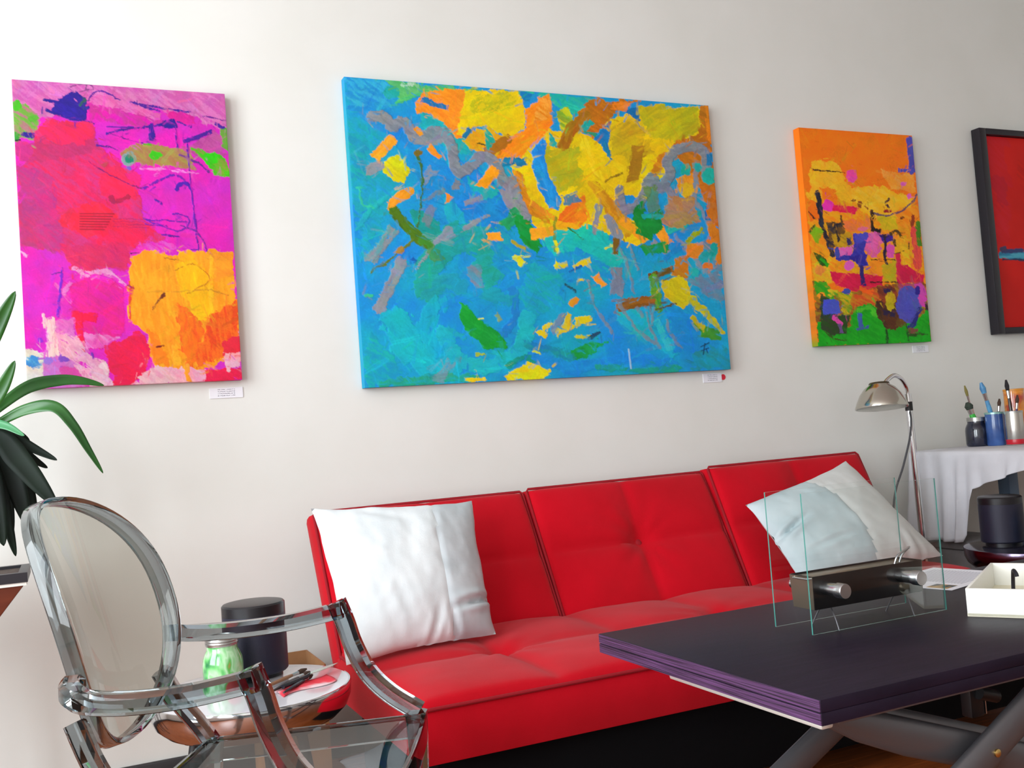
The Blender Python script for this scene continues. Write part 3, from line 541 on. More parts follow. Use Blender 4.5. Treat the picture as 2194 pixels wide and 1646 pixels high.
def paint_orange():
    p = Paint(260, 380, [(102, 115), (828, 152), (967, 1503), (212, 1542)], 'f4740c', 'f07810')
    p.poly([(150, 520), (860, 540), (930, 1120), (180, 1120)], 'e8a014', 'ec8a14', rag=20)
    p.poly([(185, 325), (345, 328), (390, 400), (400, 520), (270, 500), (210, 620), (165, 545), (170, 420)], 'eeb01c', 'f0b828', rag=10).poly([(400, 490), (640, 478), (840, 560), (810, 660), (620, 700), (500, 640), (430, 560)], 'f0b014', 'eeb830', rag=10).poly([(630, 368), (840, 400), (862, 520), (690, 500)], 'f49428', 'f0a040', rag=12).poly([(340, 430), (430, 480), (440, 600), (330, 560)], 'eeac1c', rag=12)
    p.poly([(240, 500), (330, 510), (370, 600), (260, 640)], 'f47810', rag=14).poly([(700, 650), (860, 600), (890, 760), (760, 720)], 'f0840c', 'f49820', rag=14).poly([(150, 580), (230, 600), (240, 700), (170, 720)], 'f47010', rag=10)
    p.line([(812, 180), (822, 280), (828, 378)], 40, '4846a8', '5050b0', rag=3, ang=None) if False else p.line([(812, 180), (822, 280), (828, 378)], 40, '4846a8', '5050b0', rag=3)
    p.line([(748, 370), (850, 376)], 22, '4a48b0', rag=2).line([(195, 378), (300, 388), (395, 398)], 12, '301018', rag=1, w2=4)
    p.blob(440, 415, 36, 40, 'e848a0', rag=6).blob(285, 612, 40, 40, 'e430a8', rag=5).line([(335, 625), (450, 640)], 46, 'd81448', 'e01c50', rag=3).blob(775, 462, 22, 14, 'e060b0', rag=3).blob(810, 540, 16, 22, 'e060b0', rag=4)
    p.poly([(600, 660), (720, 680), (750, 760), (640, 770)], 'c8b010', 'd8b818', rag=10).poly([(370, 700), (560, 700), (570, 770), (400, 780)], 'f08018', 'e87840', rag=12)
    p.line([(560, 650), (660, 670), (760, 640), (840, 570), (860, 530)], 13, '6a5060', rag=2).line([(540, 630), (520, 600)], 10, '904018')
    p.line([(215, 520), (232, 640), (245, 740), (290, 870), (312, 935)], 30, '20202c', '303040', rag=6).line([(160, 650), (200, 700)], 8, '402018')
    p.line([(680, 560), (660, 590), (680, 615)], 14, '482030', rag=3).line([(655, 638), (695, 640)], 18, '982028', rag=3).line([(568, 640), (574, 770)], 20, '382418', rag=5).poly([(560, 745), (630, 760), (625, 785), (570, 780)], '201820', rag=5).line([(840, 670), (835, 740)], 22, '903818', rag=4).blob(770, 685, 12, 8, '502010').blob(450, 570, 12, 10, '602818').blob(490, 600, 14, 20, '904818', rag=5)
    p.poly([(270, 720), (370, 720), (400, 780), (330, 880), (300, 900)], '3c3038', '70501c', rag=16).poly([(310, 800), (430, 780), (440, 900), (330, 880)], 'c89818', 'a88018', rag=12).line([(320, 745), (360, 735)], 26, '282430', rag=6).line([(340, 780), (350, 830)], 16, '302828', rag=5).line([(370, 680), (375, 720)], 14, '684018', rag=4)
    p.poly([(530, 790), (620, 780), (640, 880), (580, 960), (530, 900)], 'd85898', 'e060a8', rag=10).poly([(350, 890), (450, 870), (450, 950), (360, 950)], 'd868b8', 'e058b0', rag=10).blob(690, 900, 32, 50, 'd850a8', rag=8).blob(420, 1000, 36, 34, 'e058b8', rag=5).blob(510, 760, 36, 14, 'e06890', rag=5).blob(600, 1040, 26, 22, 'e868a0', rag=6)
    p.poly([(450, 790), (548, 782), (522, 910), (545, 1000), (490, 1012), (450, 965), (340, 970), (330, 900), (350, 880), (360, 940), (445, 925)], '3a38a8', '3030a0', rag=6).poly([(455, 790), (545, 785), (535, 830), (460, 870)], '4848b8', rag=4).poly([(390, 935), (540, 930), (535, 1000), (480, 985)], '2c2490', rag=6).line([(418, 820), (425, 860)], 26, '302860', rag=5).line([(340, 900), (345, 945)], 26, '4048a8', rag=4)
    p.poly([(610, 790), (700, 780), (715, 835), (650, 850)], '3c1c98', '301868', rag=8).line([(655, 800), (655, 900), (662, 1000)], 18, '281c38', rag=4).line([(570, 958), (725, 960)], 8, '302018').line([(690, 790), (740, 770), (770, 850), (730, 870), (715, 830)], 20, '503c18', rag=4).poly([(720, 820), (800, 790), (800, 900), (720, 920)], 'd8a018', 'e8b020', rag=10).line([(720, 920), (800, 890), (815, 850)], 10, '604018')
    p.line([(845, 770), (862, 900), (870, 990)], 50, 'd82848', 'e84040', rag=10, a=0.9).poly([(760, 900), (810, 880), (830, 1010), (780, 1000)], 'e8b81c', 'f0a018', rag=8).line([(870, 710), (882, 850)], 30, '488018', rag=6)
    p.poly([(560, 970), (640, 960), (640, 1060), (550, 1050)], 'f08c18', rag=10).poly([(640, 990), (730, 960), (735, 1110), (650, 1100)], 'b8a818', 'c0a014', rag=8)
    p.poly([(160, 790), (200, 735), (250, 780), (225, 865)], '80b010', '98a818', rag=8).line([(165, 780), (200, 740)], 12, '505018').poly([(190, 1000), (300, 950), (310, 1120), (190, 1110)], 'e8a81c', 'e0b820', rag=14).poly([(185, 905), (250, 940), (292, 1000), (230, 1010)], '3c5414', '285010', rag=8).line([(235, 960), (280, 1000)], 22, '28a018', rag=5).blob(225, 1030, 30, 30, 'e88838', rag=8)
    p.poly([(298, 1045), (480, 1050), (645, 1065), (640, 1135), (480, 1172), (330, 1135)], 'd01440', 'd81848', rag=5).poly([(735, 985), (800, 995), (915, 1058), (915, 1105), (735, 1112)], 'd01448', 'c81844', rag=5).line([(740, 920), (745, 1050)], 30, 'd02048', rag=6)
    p.line([(500, 1010), (510, 1120)], 30, '302068', rag=5).line([(560, 1108), (740, 1105)], 8, '281818', rag=1)
    p.poly([(180, 1100), (260, 1110), (300, 1180), (420, 1170), (640, 1130), (740, 1110), (930, 1110), (967, 1500), (212, 1540)], 'a07818', '884c20', rag=10)
    p.poly([(190, 1105), (270, 1112), (300, 1180), (340, 1250), (260, 1230), (200, 1200)], '289818', '48a018', rag=10).poly([(340, 1170), (450, 1180), (440, 1300), (380, 1340), (360, 1230)], 'c8a814', '58981c', rag=12).blob(400, 1170, 32, 18, '3848a0', rag=5).blob(240, 1205, 30, 24, 'f89020', rag=5).poly([(270, 1150), (340, 1160), (350, 1200), (290, 1210)], 'd8b820', '60a020', rag=8)
    p.poly([(430, 1200), (600, 1150), (650, 1250), (540, 1280), (440, 1300)], 'c84c20', 'c8781c', rag=16).line([(500, 1150), (560, 1180)], 30, 'f06018', rag=8).poly([(600, 1130), (720, 1130), (740, 1250), (640, 1280)], '683020', '904020', rag=12).poly([(740, 1120), (900, 1110), (900, 1160), (760, 1150)], 'a84878', 'b83858', rag=8)
    p.poly([(205, 1380), (420, 1400), (430, 1330), (500, 1260), (570, 1250), (640, 1330), (800, 1385), (880, 1350), (945, 1280), (970, 1510), (208, 1545)], '149818', '1ca41c', rag=10)
    p.poly([(225, 1190), (300, 1230), (345, 1330), (425, 1330), (400, 1450), (300, 1480), (232, 1420)], '303c28', '28481c', rag=8).poly([(250, 1228), (350, 1228), (364, 1320), (243, 1326)], '4450c0', '4c58c4', rag=4).line([(320, 1350), (365, 1385)], 32, 'd848a8', rag=4).line([(355, 1390), (365, 1440)], 24, '685088', rag=6)
    p.poly([(600, 1240), (700, 1230), (760, 1330), (730, 1430), (660, 1420), (590, 1330)], '40281c', '583018', rag=12).blob(690, 1235, 32, 75, 'b89c10', 'c8ac18', rag=8).poly([(640, 1150), (700, 1150), (690, 1180), (650, 1180)], '281c48', rag=5).line([(650, 1310), (710, 1320)], 30, '2c2040', rag=5)
    p.blob(812, 1255, 86, 128, '4c4cac', '5454b0', rag=4).line([(880, 1290), (850, 1380), (820, 1410)], 30, '282878', rag=6).poly([(850, 1120), (900, 1115), (938, 1180), (930, 1270), (895, 1270)], 'd040a8', 'c848a8', rag=6).blob(870, 1158, 18, 32, '2c2088', rag=3).line([(930, 1255), (935, 1290)], 22, '302030', rag=4)
    p.line([(488, 1330), (498, 1405)], 30, '3c58a8', rag=3).line([(470, 1430), (540, 1408)], 16, '405898', rag=3).line([(480, 1300), (560, 1280), (590, 1330)], 30, '48b828', rag=8).poly([(740, 1350), (810, 1380), (790, 1410), (720, 1400)], '60481c', rag=8).blob(840, 1430, 34, 24, '784838', rag=8).line([(665, 1430), (670, 1520)], 14, '184018', rag=4).line([(800, 1390), (810, 1500)], 16, '1c5418', rag=5).line([(820, 1460), (940, 1450)], 14, '285018', rag=5)
    p.line([(250, 1440), (320, 1490), (400, 1500)], 8, '384818', rag=2).line([(150, 540), (162, 560)], 20, 'f0b020', rag=4)
    return p

def at(px, py, Y):
    """a measured image point carried out to the depth plane y = Y of the room"""
    d = (px-IMG_W/2)/FPX*_r - (py-IMG_H/2)/FPX*_u + _f
    return CAM + d*((Y-CAM.y)/d.y)
def hang(name, label, P, x0, x1, z0, z1, relief, group=None):
    dep = 0.036
    o = link(name, P.mesh(name, x1-x0, z1-z0, dep-0.002, relief), M_PAINT, None, True, 50)
    o.location = (x0, -dep, z0); tag(o, label, 'painting', group)
    st = MB(); w, h = x1-x0, z1-z0
    st.box((0.004, 0.012, 0.004), (w-0.004, dep-0.003, 0.045)).box((0.004, 0.012, h-0.045), (w-0.004, dep-0.003, h-0.004)).box((0.004, 0.012, 0.045), (0.045, dep-0.003, h-0.045)).box((w-0.045, 0.012, 0.045), (w-0.004, dep-0.003, h-0.045))
    st.build('stretcher_bars', M_STRETCH, o, smooth=False)
    return o
hang('canvas_painting', 'unframed magenta and crimson abstract canvas with an orange block, hung above the potted plant', paint_pink().finish(1500, 21, 3.0, 1.0, 0.8, 0.80).marks([([(395, 710+i*13), (565-i*8, 712+i*13)], 6, '8a1430') for i in range(7)]), -0.083, 0.516, 1.205, 2.105, 0.0012)
hang('canvas_painting', 'large unframed turquoise and yellow abstract canvas with grey squiggles hung above red sofa', paint_blue().finish(2600, 33, 4.0, 1.1, -0.6, 0.97).marks([([(1812, 1382), (1852, 1362)], 6, '0c3858'), ([(1832, 1366), (1824, 1420)], 6, '0c3858'), ([(1815, 1402), (1850, 1388)], 5, '0c3858'), ([(1838, 1392), (1846, 1412)], 5, '0c3858'), ([(1456, 1395), (1461, 1440)], 8, 'a8cce4'), ([(1462, 1446), (1468, 1490)], 8, 'a8cce4')]), 0.904, 2.352, 1.160, 2.191, 0.0016)
hang('canvas_painting', 'narrow unframed orange abstract canvas with green foot hung above the chrome lamp', paint_orange().finish(1100, 45, 4.0, 0.9, 1.2, 1.15), 2.788, 3.405, 1.235, 2.130, 0.0012)

# framed red painting
FB = thing('framed_painting', 'red abstract painting in a black frame above the jars of brushes', 'painting', (3.80, 0, 1.255))
M_FRAME = mat('black_frame', rgb(24, 20, 30), 0.35)
fw, fh = 0.66, 0.93
for lo, hi in (((0, -0.05, 0), (0.042, -0.004, fh)), ((fw-0.042, -0.05, 0), (fw, -0.004, fh)), ((0.042, -0.05, 0), (fw-0.042, -0.004, 0.028)), ((0.042, -0.05, fh-0.028), (fw-0.042, -0.004, fh))):
    MB().box(lo, hi).build('frame_bar', M_FRAME, FB, bevel=0.003)
pr = Paint(180, 260, [(0, 0), (580, 0), (580, 900), (0, 900)], 'c4140c', 'd41a12', 260)
pr.poly([(0, 0), (140, 0), (120, 500), (0, 520)], 'cc1c30', 'c81420', rag=40, a=0.6).poly([(200, 100), (580, 60), (580, 500), (250, 480)], 'c01408', 'd01c08', rag=60, a=0.7).poly([(20, 200), (120, 180), (140, 300), (30, 330)], 'b01430', rag=30, a=0.5)
pr.line([(40, 560), (200, 565), (420, 550)], 34, '2c80a8', '50a8c0', rag=8).line([(50, 545), (150, 540), (430, 530)], 14, '384070', rag=5).line([(40, 535), (70, 530)], 22, '484060', rag=4).line([(50, 582), (300, 585)], 10, '283050', rag=4)
c = link('canvas', pr.mesh('canvas', fw-0.09, fh-0.06, 0.012, 0.0008), M_PAINT, FB); c.location = (0.045, -0.030, 0.030)

# gallery cards under the pictures
def card_mat():
    m = mat('printed_card', rgb(236, 236, 240), 0.6); nt = m.node_tree; N = nt.nodes; L = nt.links
    tc = N.new('ShaderNodeTexCoord'); sp = N.new('ShaderNodeSeparateXYZ'); L.new(tc.outputs['Generated'], sp.inputs[0])
    w = N.new('ShaderNodeMath'); w.operation = 'MULTIPLY'; w.inputs[1].default_value = 5.0; L.new(sp.outputs['Z'], w.inputs[0])
    fr = N.new('ShaderNodeMath'); fr.operation = 'FRACT'; L.new(w.outputs[0], fr.inputs[0])
    a = N.new('ShaderNodeMath'); a.operation = 'LESS_THAN'; a.inputs[1].default_value = 0.4; L.new(fr.outputs[0], a.inputs[0])
    g = N.new('ShaderNodeTexNoise'); g.inputs['Scale'].default_value = 22; L.new(tc.outputs['Generated'], g.inputs['Vector'])
    g2 = N.new('ShaderNodeMath'); g2.operation = 'GREATER_THAN'; g2.inputs[1].default_value = 0.5; L.new(g.outputs[0], g2.inputs[0])
    c1 = N.new('ShaderNodeMath'); c1.operation = 'COMPARE'; c1.inputs[1].default_value = 0.5; c1.inputs[2].default_value = 0.26; L.new(sp.outputs['X'], c1.inputs[0])
    c2 = N.new('ShaderNodeMath'); c2.operation = 'COMPARE'; c2.inputs[1].default_value = 0.5; c2.inputs[2].default_value = 0.36; L.new(sp.outputs['Z'], c2.inputs[0])
    p = a
    for q in (g2, c1, c2):
        k = N.new('ShaderNodeMath'); k.operation = 'MULTIPLY'; L.new(p.outputs[0], k.inputs[0]); L.new(q.outputs[0], k.inputs[1]); p = k
    mx = N.new('ShaderNodeMix'); mx.data_type = 'RGBA'; mx.inputs['A'].default_value = rgb(236, 236, 242); mx.inputs['B'].default_value = rgb(110, 110, 125)
    L.new(p.outputs[0], mx.inputs['Factor']); L.new(mx.outputs['Result'], N['Principled BSDF'].inputs['Base Color'])
    return m
M_CARD = card_mat()
for px, py, w, h, lab in ((485, 842, 0.10, 0.032, 'small white wall card below the magenta canvas'), (1526, 810, 0.085, 0.034, 'small white wall card below the turquoise canvas'), (1972, 748, 0.09, 0.03, 'small white wall card below the orange canvas')):
    q = at(px, py, -0.001)
    o = MB().box((-w/2, -0.0015, -h/2), (w/2, 0.0015, h/2)).build('wall_card', M_CARD, None, smooth=False)
    o.location = (q.x, -0.0016, q.z); tag(o, lab, 'label', 'gallery cards under the paintings')
q = at(1550, 808, -0.003)
o = MB().lathe([(0, -0.0008), (0.011, -0.0008), (0.011, 0.0008), (0, 0.0008)], 24, Matrix.Rotation(math.pi/2, 4, 'X')).build('sold_sticker', mat('red_sticker', rgb(214, 24, 52), 0.5))
o.location = (q.x, -0.0009, q.z); tag(o, 'round red sticker on wall beside the card of the turquoise canvas', 'sticker')
# ------------------------------------------------------------------ red sofa bed
M_RED = mat('red_felt', rgb(196, 0, 26), 0.85, color2=rgb(184, 0, 22), nscale=5, bump=0.25, bscale=420, sheen=0.08, spec=0.15)
M_SEAM = mat('red_piping', rgb(150, 0, 22), 0.85)
M_BLACK = mat('black_plastic', rgb(22, 21, 24), 0.45)
M_MATTE = mat('black_under_sofa_shade', rgb(13, 12, 14), 0.9, spec=0.1)  # shade beneath the sofa, put into the colour of its base
M_STEEL = mat('brushed_steel', rgb(190, 190, 192), 0.25, 1.0)
M_CHROME = mat('chrome', rgb(225, 225, 228), 0.08, 1.0)
SX0, SXW = 0.672, 0.702                    # left end of the sofa, width of one of its three sections
sofa = thing('sofa_bed', 'red tufted armless sofa bed with three back sections, standing against wall', 'sofa', (SX0+1.05, -0.62, 0))
SO = Vector((SX0+1.05, -0.62, 0))
def cushion(w, d, t, seamx, seamy, buttons, puff, nx, ny, round_=0.022, edge_puff=0.006):
    """slab 0..w, 0..d, top at z = t, puffed between its seams and pulled in at its buttons"""
    xs = np.linspace(0, 1, nx); ys = np.linspace(0, 1, ny)
    xs = w*(0.5-0.5*np.cos(np.pi*xs))*0.35+w*xs*0.65; ys = d*(0.5-0.5*np.cos(np.pi*ys))*0.35+d*ys*0.65
    X, Y = np.meshgrid(xs, ys)
    def lobes(A, seams):
        out = np.zeros_like(A); s = sorted(seams)
        for a, b in zip(s[:-1], s[1:]):
            k = (A >= a) & (A <= b); f = (A-a)/(b-a)*2-1
            out = np.where(k, 1-np.abs(f)**2.6, out)
        return out
    Lx = lobes(X, seamx); Ly = lobes(Y, seamy)
    Z = t + puff*np.sqrt(np.clip(Lx*Ly, 0, 1)) - puff*0.25
    for bx, by in buttons:
        r = np.hypot(X-bx, Y-by); Z -= 0.022*np.exp(-(r/0.045)**2)
        th = np.arctan2(Y-by, X-bx)
        Z -= 0.004*np.exp(-(r/0.13)**2)*np.cos(th*9+bx*7)*np.clip(r/0.04, 0, 1)
    Z += 0.004*(fbm(X*1000, Y*1000, 110, 4)-0.5)
    e = np.minimum(np.minimum(X, w-X), np.minimum(Y, d-Y))
    q = np.clip(e/round_, 0, 1)
    Z -= round_*(1-np.sqrt(np.clip(1-(1-q)**2, 0, 1)))*0.8
    idx = np.arange(nx*ny).reshape(ny, nx)
    v = np.stack([X, Y, Z], -1).reshape(-1, 3).tolist()
    f = np.stack([idx[:-1, :-1], idx[:-1, 1:], idx[1:, 1:], idx[1:, :-1]], -1).reshape(-1, 4).tolist()
    ring = np.concatenate([idx[0, :-1], idx[:-1, -1], idx[-1, :0:-1], idx[:0:-1, 0]])
    rows = [ring]
    for zz, off in ((0.75, 0.006), (0.5, 0.008), (0.25, 0.006), (0.0, 0.0)):
        k = len(v)
        for i in ring:
            x, y, z = v[i]
            ox = off*(1 if x > w-1e-6 else -1 if x < 1e-6 else 0); oy = off*(1 if y > d-1e-6 else -1 if y < 1e-6 else 0)
            v.append([x+ox, y+oy, (t-round_)*zz])
        rows.append(np.arange(k, k+len(ring)))
    n = len(ring)
    for a, b in zip(rows[:-1], rows[1:]):
        for i in range(n): f.append([int(a[i]), int(b[i]), int(b[(i+1) % n]), int(a[(i+1) % n])])
    f.append([int(i) for i in rows[-1]])
    return v, f
def place(v, M): return [M @ Vector(p) for p in v]
SEAT_T, SEAT_D, SEAT_Z0 = 0.135, 0.70, 0.275
w3 = SXW*3
sm = [0, SXW/2, SXW, SXW*1.5, SXW*2, SXW*2.5, w3]
sb = [(SXW*(i+0.5), SEAT_D*0.52) for i in range(3)]
v, f = cushion(w3, SEAT_D, SEAT_T, sm, [0, SEAT_D*0.52, SEAT_D], sb, 0.026, 150, 50)
MS = Matrix.Translation(Vector((SX0, -1.095, SEAT_Z0))-SO)
seat = MB().add(place(v, MS), f).build('seat_cushion', M_RED, sofa, ang=60)
def button(parent, M, x, y, z):
    MB().lathe([(0, 0.006), (0.008, 0.0055), (0.013, 0.002), (0.014, -0.003), (0, -0.003)], 16, M @ Matrix.Translation((x, y, z))).build('tuft_button', M_SEAM, parent)
for bx, by in sb: button(seat, MS, bx, by, SEAT_T-0.026)
pz = SEAT_T-0.016
MB().tube([MS @ Vector(p) for p in ((0.004, SEAT_D-0.01, pz), (-0.001, 0.01, pz), (0.006, -0.001, pz), (w3-0.006, -0.001, pz), (w3+0.001, 0.01, pz), (w3-0.004, SEAT_D-0.01, pz))], 0.0045, 8).build('piping', M_SEAM, seat)
# back sections, each reclined by its own notch
BH, BT = 0.475, 0.115
for i, (ang, up) in enumerate(((30.5, 0.0), (29.0, 0.0), (26.0, 0.004))):
    x = SX0+i*SXW+0.004
    Mb = Matrix.Translation(Vector((x, -0.425, 0.375+up))-SO) @ Matrix.Rotation(math.radians(90-ang), 4, 'X')
    # slab's local y runs up the back; its puffed top faces the room
    v, f = cushion(SXW-0.010, BH, BT, [0, SXW/2, SXW-0.010], [0, BH*0.52, BH], [(SXW/2, BH*0.52)], 0.024, 56, 44)
    Mf = Mb @ Matrix.Translation((0, 0, -BT+0.01))
    bk = MB().add(place(v, Mf), f).build('back_cushion', M_RED, sofa, ang=60)
    button(bk, Mf, SXW/2, BH*0.52, BT-0.026)
    W = SXW-0.010; pz = BT-0.012
    MB().tube([Mf @ Vector(p) for p in ((0, 0.01, pz), (0, BH-0.008, pz), (0.008, BH+0.001, pz), (W-0.008, BH+0.001, pz), (W, BH-0.008, pz), (W, 0.01, pz))], 0.0045, 8).build('piping', M_SEAM, bk)
MB().box((SX0+0.05, -1.05, 0.075), (SX0+w3-0.05, -0.42, 0.280), Matrix.Translation(-SO)).build('base_shade_block', M_MATTE, sofa, bevel=0.004)  # base deepened and blackened to stand in for shade under the sofa
for x in (SX0+0.12, SX0+w3-0.12):
    for y in (-0.97, -0.47):
        MB().tube([Vector((x, y, 0.0))-SO, Vector((x, y, 0.235))-SO], [0.018, 0.024], 14).build('leg', M_BLACK, sofa)

# ------------------------------------------------------------------ cushions on the sofa
M_PWHITE = mat('white_suede', rgb(226, 231, 233), 0.8, color2=rgb(212, 219, 222), nscale=7, bump=0.15, bscale=260, sheen=0.2)
M_PGREY = mat('pale_grey_satin', rgb(196, 202, 206), 0.45, color2=rgb(176, 184, 188), nscale=9, bump=0.12, bscale=120)
M_P2A = mat('pale_blue_grey_satin', rgb(196, 210, 214), 0.5, color2=rgb(180, 197, 202), nscale=8, bump=0.12, bscale=120)
M_P2B = mat('warm_white_suede', rgb(208, 210, 208), 0.8, color2=rgb(196, 197, 194), nscale=9, bump=0.15, bscale=260, sheen=0.2)
def pillow(name, label, BL, BR, TR, TL, thick, panel_fn, m_main, m_panel, seed, pinch=0.05, folds=()):
    root_loc = (Vector(BL)+Vector(BR))/2
    T = thing(name, label, 'pillow', root_loc)
    n = 49
    u, vv = np.meshgrid(np.linspace(0, 1, n), np.linspace(0, 1, n))
    c = [np.array(q) for q in (BL, BR, TR, TL)]
    s, t = 2*u-1, 2*vv-1
    su = s*(1-pinch*(1-t**2)*np.abs(s)**3); tv = t*(1-pinch*(1-s**2)*np.abs(t)**3)
    su += 0.016*(fbm(vv*400, vv*0+seed, 70, seed)-0.5)*np.abs(s)**4*2; tv += 0.016*(fbm(u*400, u*0+seed+3, 70, seed+2)-0.5)*np.abs(t)**4*2
    a, b = (su+1)/2, (tv+1)/2
    P = (1-a)[..., None]*((1-b)[..., None]*c[0]+b[..., None]*c[3])+a[..., None]*((1-b)[..., None]*c[1]+b[..., None]*c[2])
    nrm = np.cross(c[1]-c[0], c[3]-c[0])+np.cross(c[2]-c[3], c[2]-c[1]); nrm = nrm/np.linalg.norm(nrm)
    prof = np.clip((1-s**4)*(1-t**4), 0, 1)**0.55*(0.72+0.28*(1-s**2)*(1-t**2))
    wr = (fbm(u*500, vv*500, 80, seed)-0.5)*0.011*prof**0.5 + (fbm(u*900+vv*200, vv*260, 50, seed+4)-0.5)*0.007*prof**0.3
    for (fu, fv, du, dv, amp, wid) in folds:
        d = np.abs((u-fu)*dv-(vv-fv)*du); al = (u-fu)*du+(vv-fv)*dv
        wr = wr-amp*np.exp(-(d/wid)**2)*np.clip(1-np.abs(al)/0.22, 0, 1)+amp*0.6*np.exp(-((d-wid*2)/wid)**2)*np.clip(1-np.abs(al)/0.22, 0, 1)
    seam = panel_fn(u, vv)
    wr = wr-0.006*np.exp(-(seam/0.012)**2)*prof**0.3
    Fr = P+nrm*(prof*thick*0.5+wr)[..., None]
    Bk = P-nrm*(prof*thick*0.5*0.8)[..., None]
    rl = np.array(root_loc)
    for nm, mm, sel, back in (('cover', m_main, -1, True), ('side_panel', m_panel, 1, False)):
        mb = MB(); q = 0.25*(seam[:-1, :-1]+seam[1:, :-1]+seam[:-1, 1:]+seam[1:, 1:])
        idx = np.arange(n*n).reshape(n, n)
        fs = [(int(idx[i, j]), int(idx[i, j+1]), int(idx[i+1, j+1]), int(idx[i+1, j])) for i in range(n-1) for j in range(n-1) if q[i, j]*sel > 0]
        mb.add((Fr-rl).reshape(-1, 3).tolist(), fs)
        if back:
            mb.add((Bk-rl).reshape(-1, 3).tolist(), [(int(idx[i, j]), int(idx[i+1, j]), int(idx[i+1, j+1]), int(idx[i, j+1])) for i in range(n-1) for j in range(n-1)])
        me = bpy.data.meshes.new(nm); me.from_pydata([tuple(p) for p in mb.v], [], mb.f)
        bm = bmesh.new(); bm.from_mesh(me); bmesh.ops.delete(bm, geom=[x for x in bm.verts if not x.link_faces], context='VERTS'); bmesh.ops.remove_doubles(bm, verts=bm.verts, dist=1e-5); bm.to_mesh(me); bm.free()
        link(nm, me, mm, T, True, 80)
    k = (np.abs(seam) < 0.02)
    return T
pillow('throw_pillow', 'white square pillow with grey side strip propped upright at the plant end of the sofa', (0.622, -0.690, 0.428), (1.058, -0.625, 0.432), (1.093, -0.43, 0.788), (0.612, -0.45, 0.812), 0.15,
       lambda u, v: (u-(0.70-0.05*np.sin(v*3.0)+0.02*v)), M_PWHITE, M_PGREY, 5, folds=((0.88, 0.22, 1.0, 0.15, 0.020, 0.022), (0.55, 0.05, 0.3, 1, 0.008, 0.02), (0.70, 0.06, -0.2, 1, 0.008, 0.02), (0.35, 0.9, 1, -0.4, 0.006, 0.03)))
pillow('throw_pillow', 'pale blue-grey pillow tilted on one corner beside the chrome lamp', (2.06, -0.70, 0.435), (2.70, -0.655, 0.455), (2.548, -0.40, 0.790), (2.077, -0.425, 0.680), 0.13,
       lambda u, v: (0.50-0.02*u*0+0.09*np.sin(v*3.1)-u), M_P2B, M_P2A, 9, folds=((0.12, 0.55, 1.0, 0.35, 0.018, 0.025), (0.75, 0.05, 0.2, 1, 0.008, 0.018), (0.85, 0.05, 0.1, 1, 0.008, 0.016), (0.3, 0.3, 1, 0.1, 0.008, 0.02)))

# ------------------------------------------------------------------ dark coffee table
M_WENGE = mat('dark_wenge_laminate', rgb(33, 24, 38), 0.42, color2=rgb(25, 18, 30), nscale=5, stretch=(1.5, 16, 4), bump=0.10, bscale=40, bstretch=(1.5, 26, 26), detail=6, spec=0.12)
M_EDGE = mat('layered_board_edge', rgb(92, 56, 100), 0.5, color2=rgb(34, 18, 40), nscale=7, stretch=(1, 0.8, 60), bump=0.5, bscale=14, bstretch=(1, 1, 60), detail=5)
M_ALU = mat('grey_aluminium', rgb(150, 152, 158), 0.38, 0.85)
M_GREYLEG = mat('grey_painted_metal', rgb(112, 110, 114), 0.40, 0.7)
M_RAIL = mat('satin_aluminium', rgb(214, 210, 202), 0.35, 0.4)
TX0, TX1, TY0, TY1, TZ = 1.0, 2.42, -1.985, -1.325, 0.55
table = thing('coffee_table', 'dark wenge lift-top coffee table on crossed grey metal legs', 'table', ((TX0+TX1)/2, (TY0+TY1)/2, 0), math.radians(0.8))
TO = Vector(((TX0+TX1)/2, (TY0+TY1)/2, 0))
def tb(lo, hi): return (Vector(lo)-TO, Vector(hi)-TO)
for z0, z1 in ((TZ-0.0194, TZ), (TZ-0.0390, TZ-0.0197)):
    leaf = MB().box(*tb((TX0+0.0015, TY0, z0), (TX1, TY1, z1))).build('table_leaf', M_WENGE, table, bevel=0.0012)
    MB().box(*tb((TX0, TY0+0.001, z0+0.001), (TX0+0.002, TY1-0.001, z1-0.001))).build('edge_band', M_EDGE, leaf, smooth=False)
MB().box(*tb((TX0+0.010, TY0+0.012, TZ-0.0495), (TX0+0.034, TY1-0.24, TZ-0.0392))).build('rail', M_RAIL, table, bevel=0.004)
for y in (TY0+0.02, TY1-0.18):
    MB().box(*tb((TX0+0.05, y, TZ-0.050), (TX1-0.05, y+0.028, TZ-0.0392))).build('rail', M_GREYLEG, table, bevel=0.003)
def oval_leg(a, b, ra, rb, taper=False):
    a = Vector(a)-TO; b = Vector(b)-TO
    t = (b-a).normalized(); side = Vector((0, 1, 0)); up = t.cross(side); n = 18; mb = MB(); vs = []; fs = []
    if up.z < 0: up = -up
    for p, lo in ((a, -0.1 if taper else 1.0), (a.lerp(b, 0.10), 0.75 if taper else 1.0), (a.lerp(b, 0.18), 1.0), (b, 1.0)):
        for k in range(n):
            th = 2*math.pi*k/n; q = math.sin(th)
            vs.append(p+side*math.cos(th)*ra+up*q*rb*(lo if q < 0 else 1.0))
    for r in range(3):
        for k in range(n): fs.append((r*n+k, r*n+(k+1) % n, (r+1)*n+(k+1) % n, (r+1)*n+k))
    fs += [tuple(range(n-1, -1, -1)), tuple(range(3*n, 4*n))]
    return mb.add(vs, fs).build('crossed_leg', M_GREYLEG, table, ang=50)
PV = Vector((1.49, -1.835, 0.338))
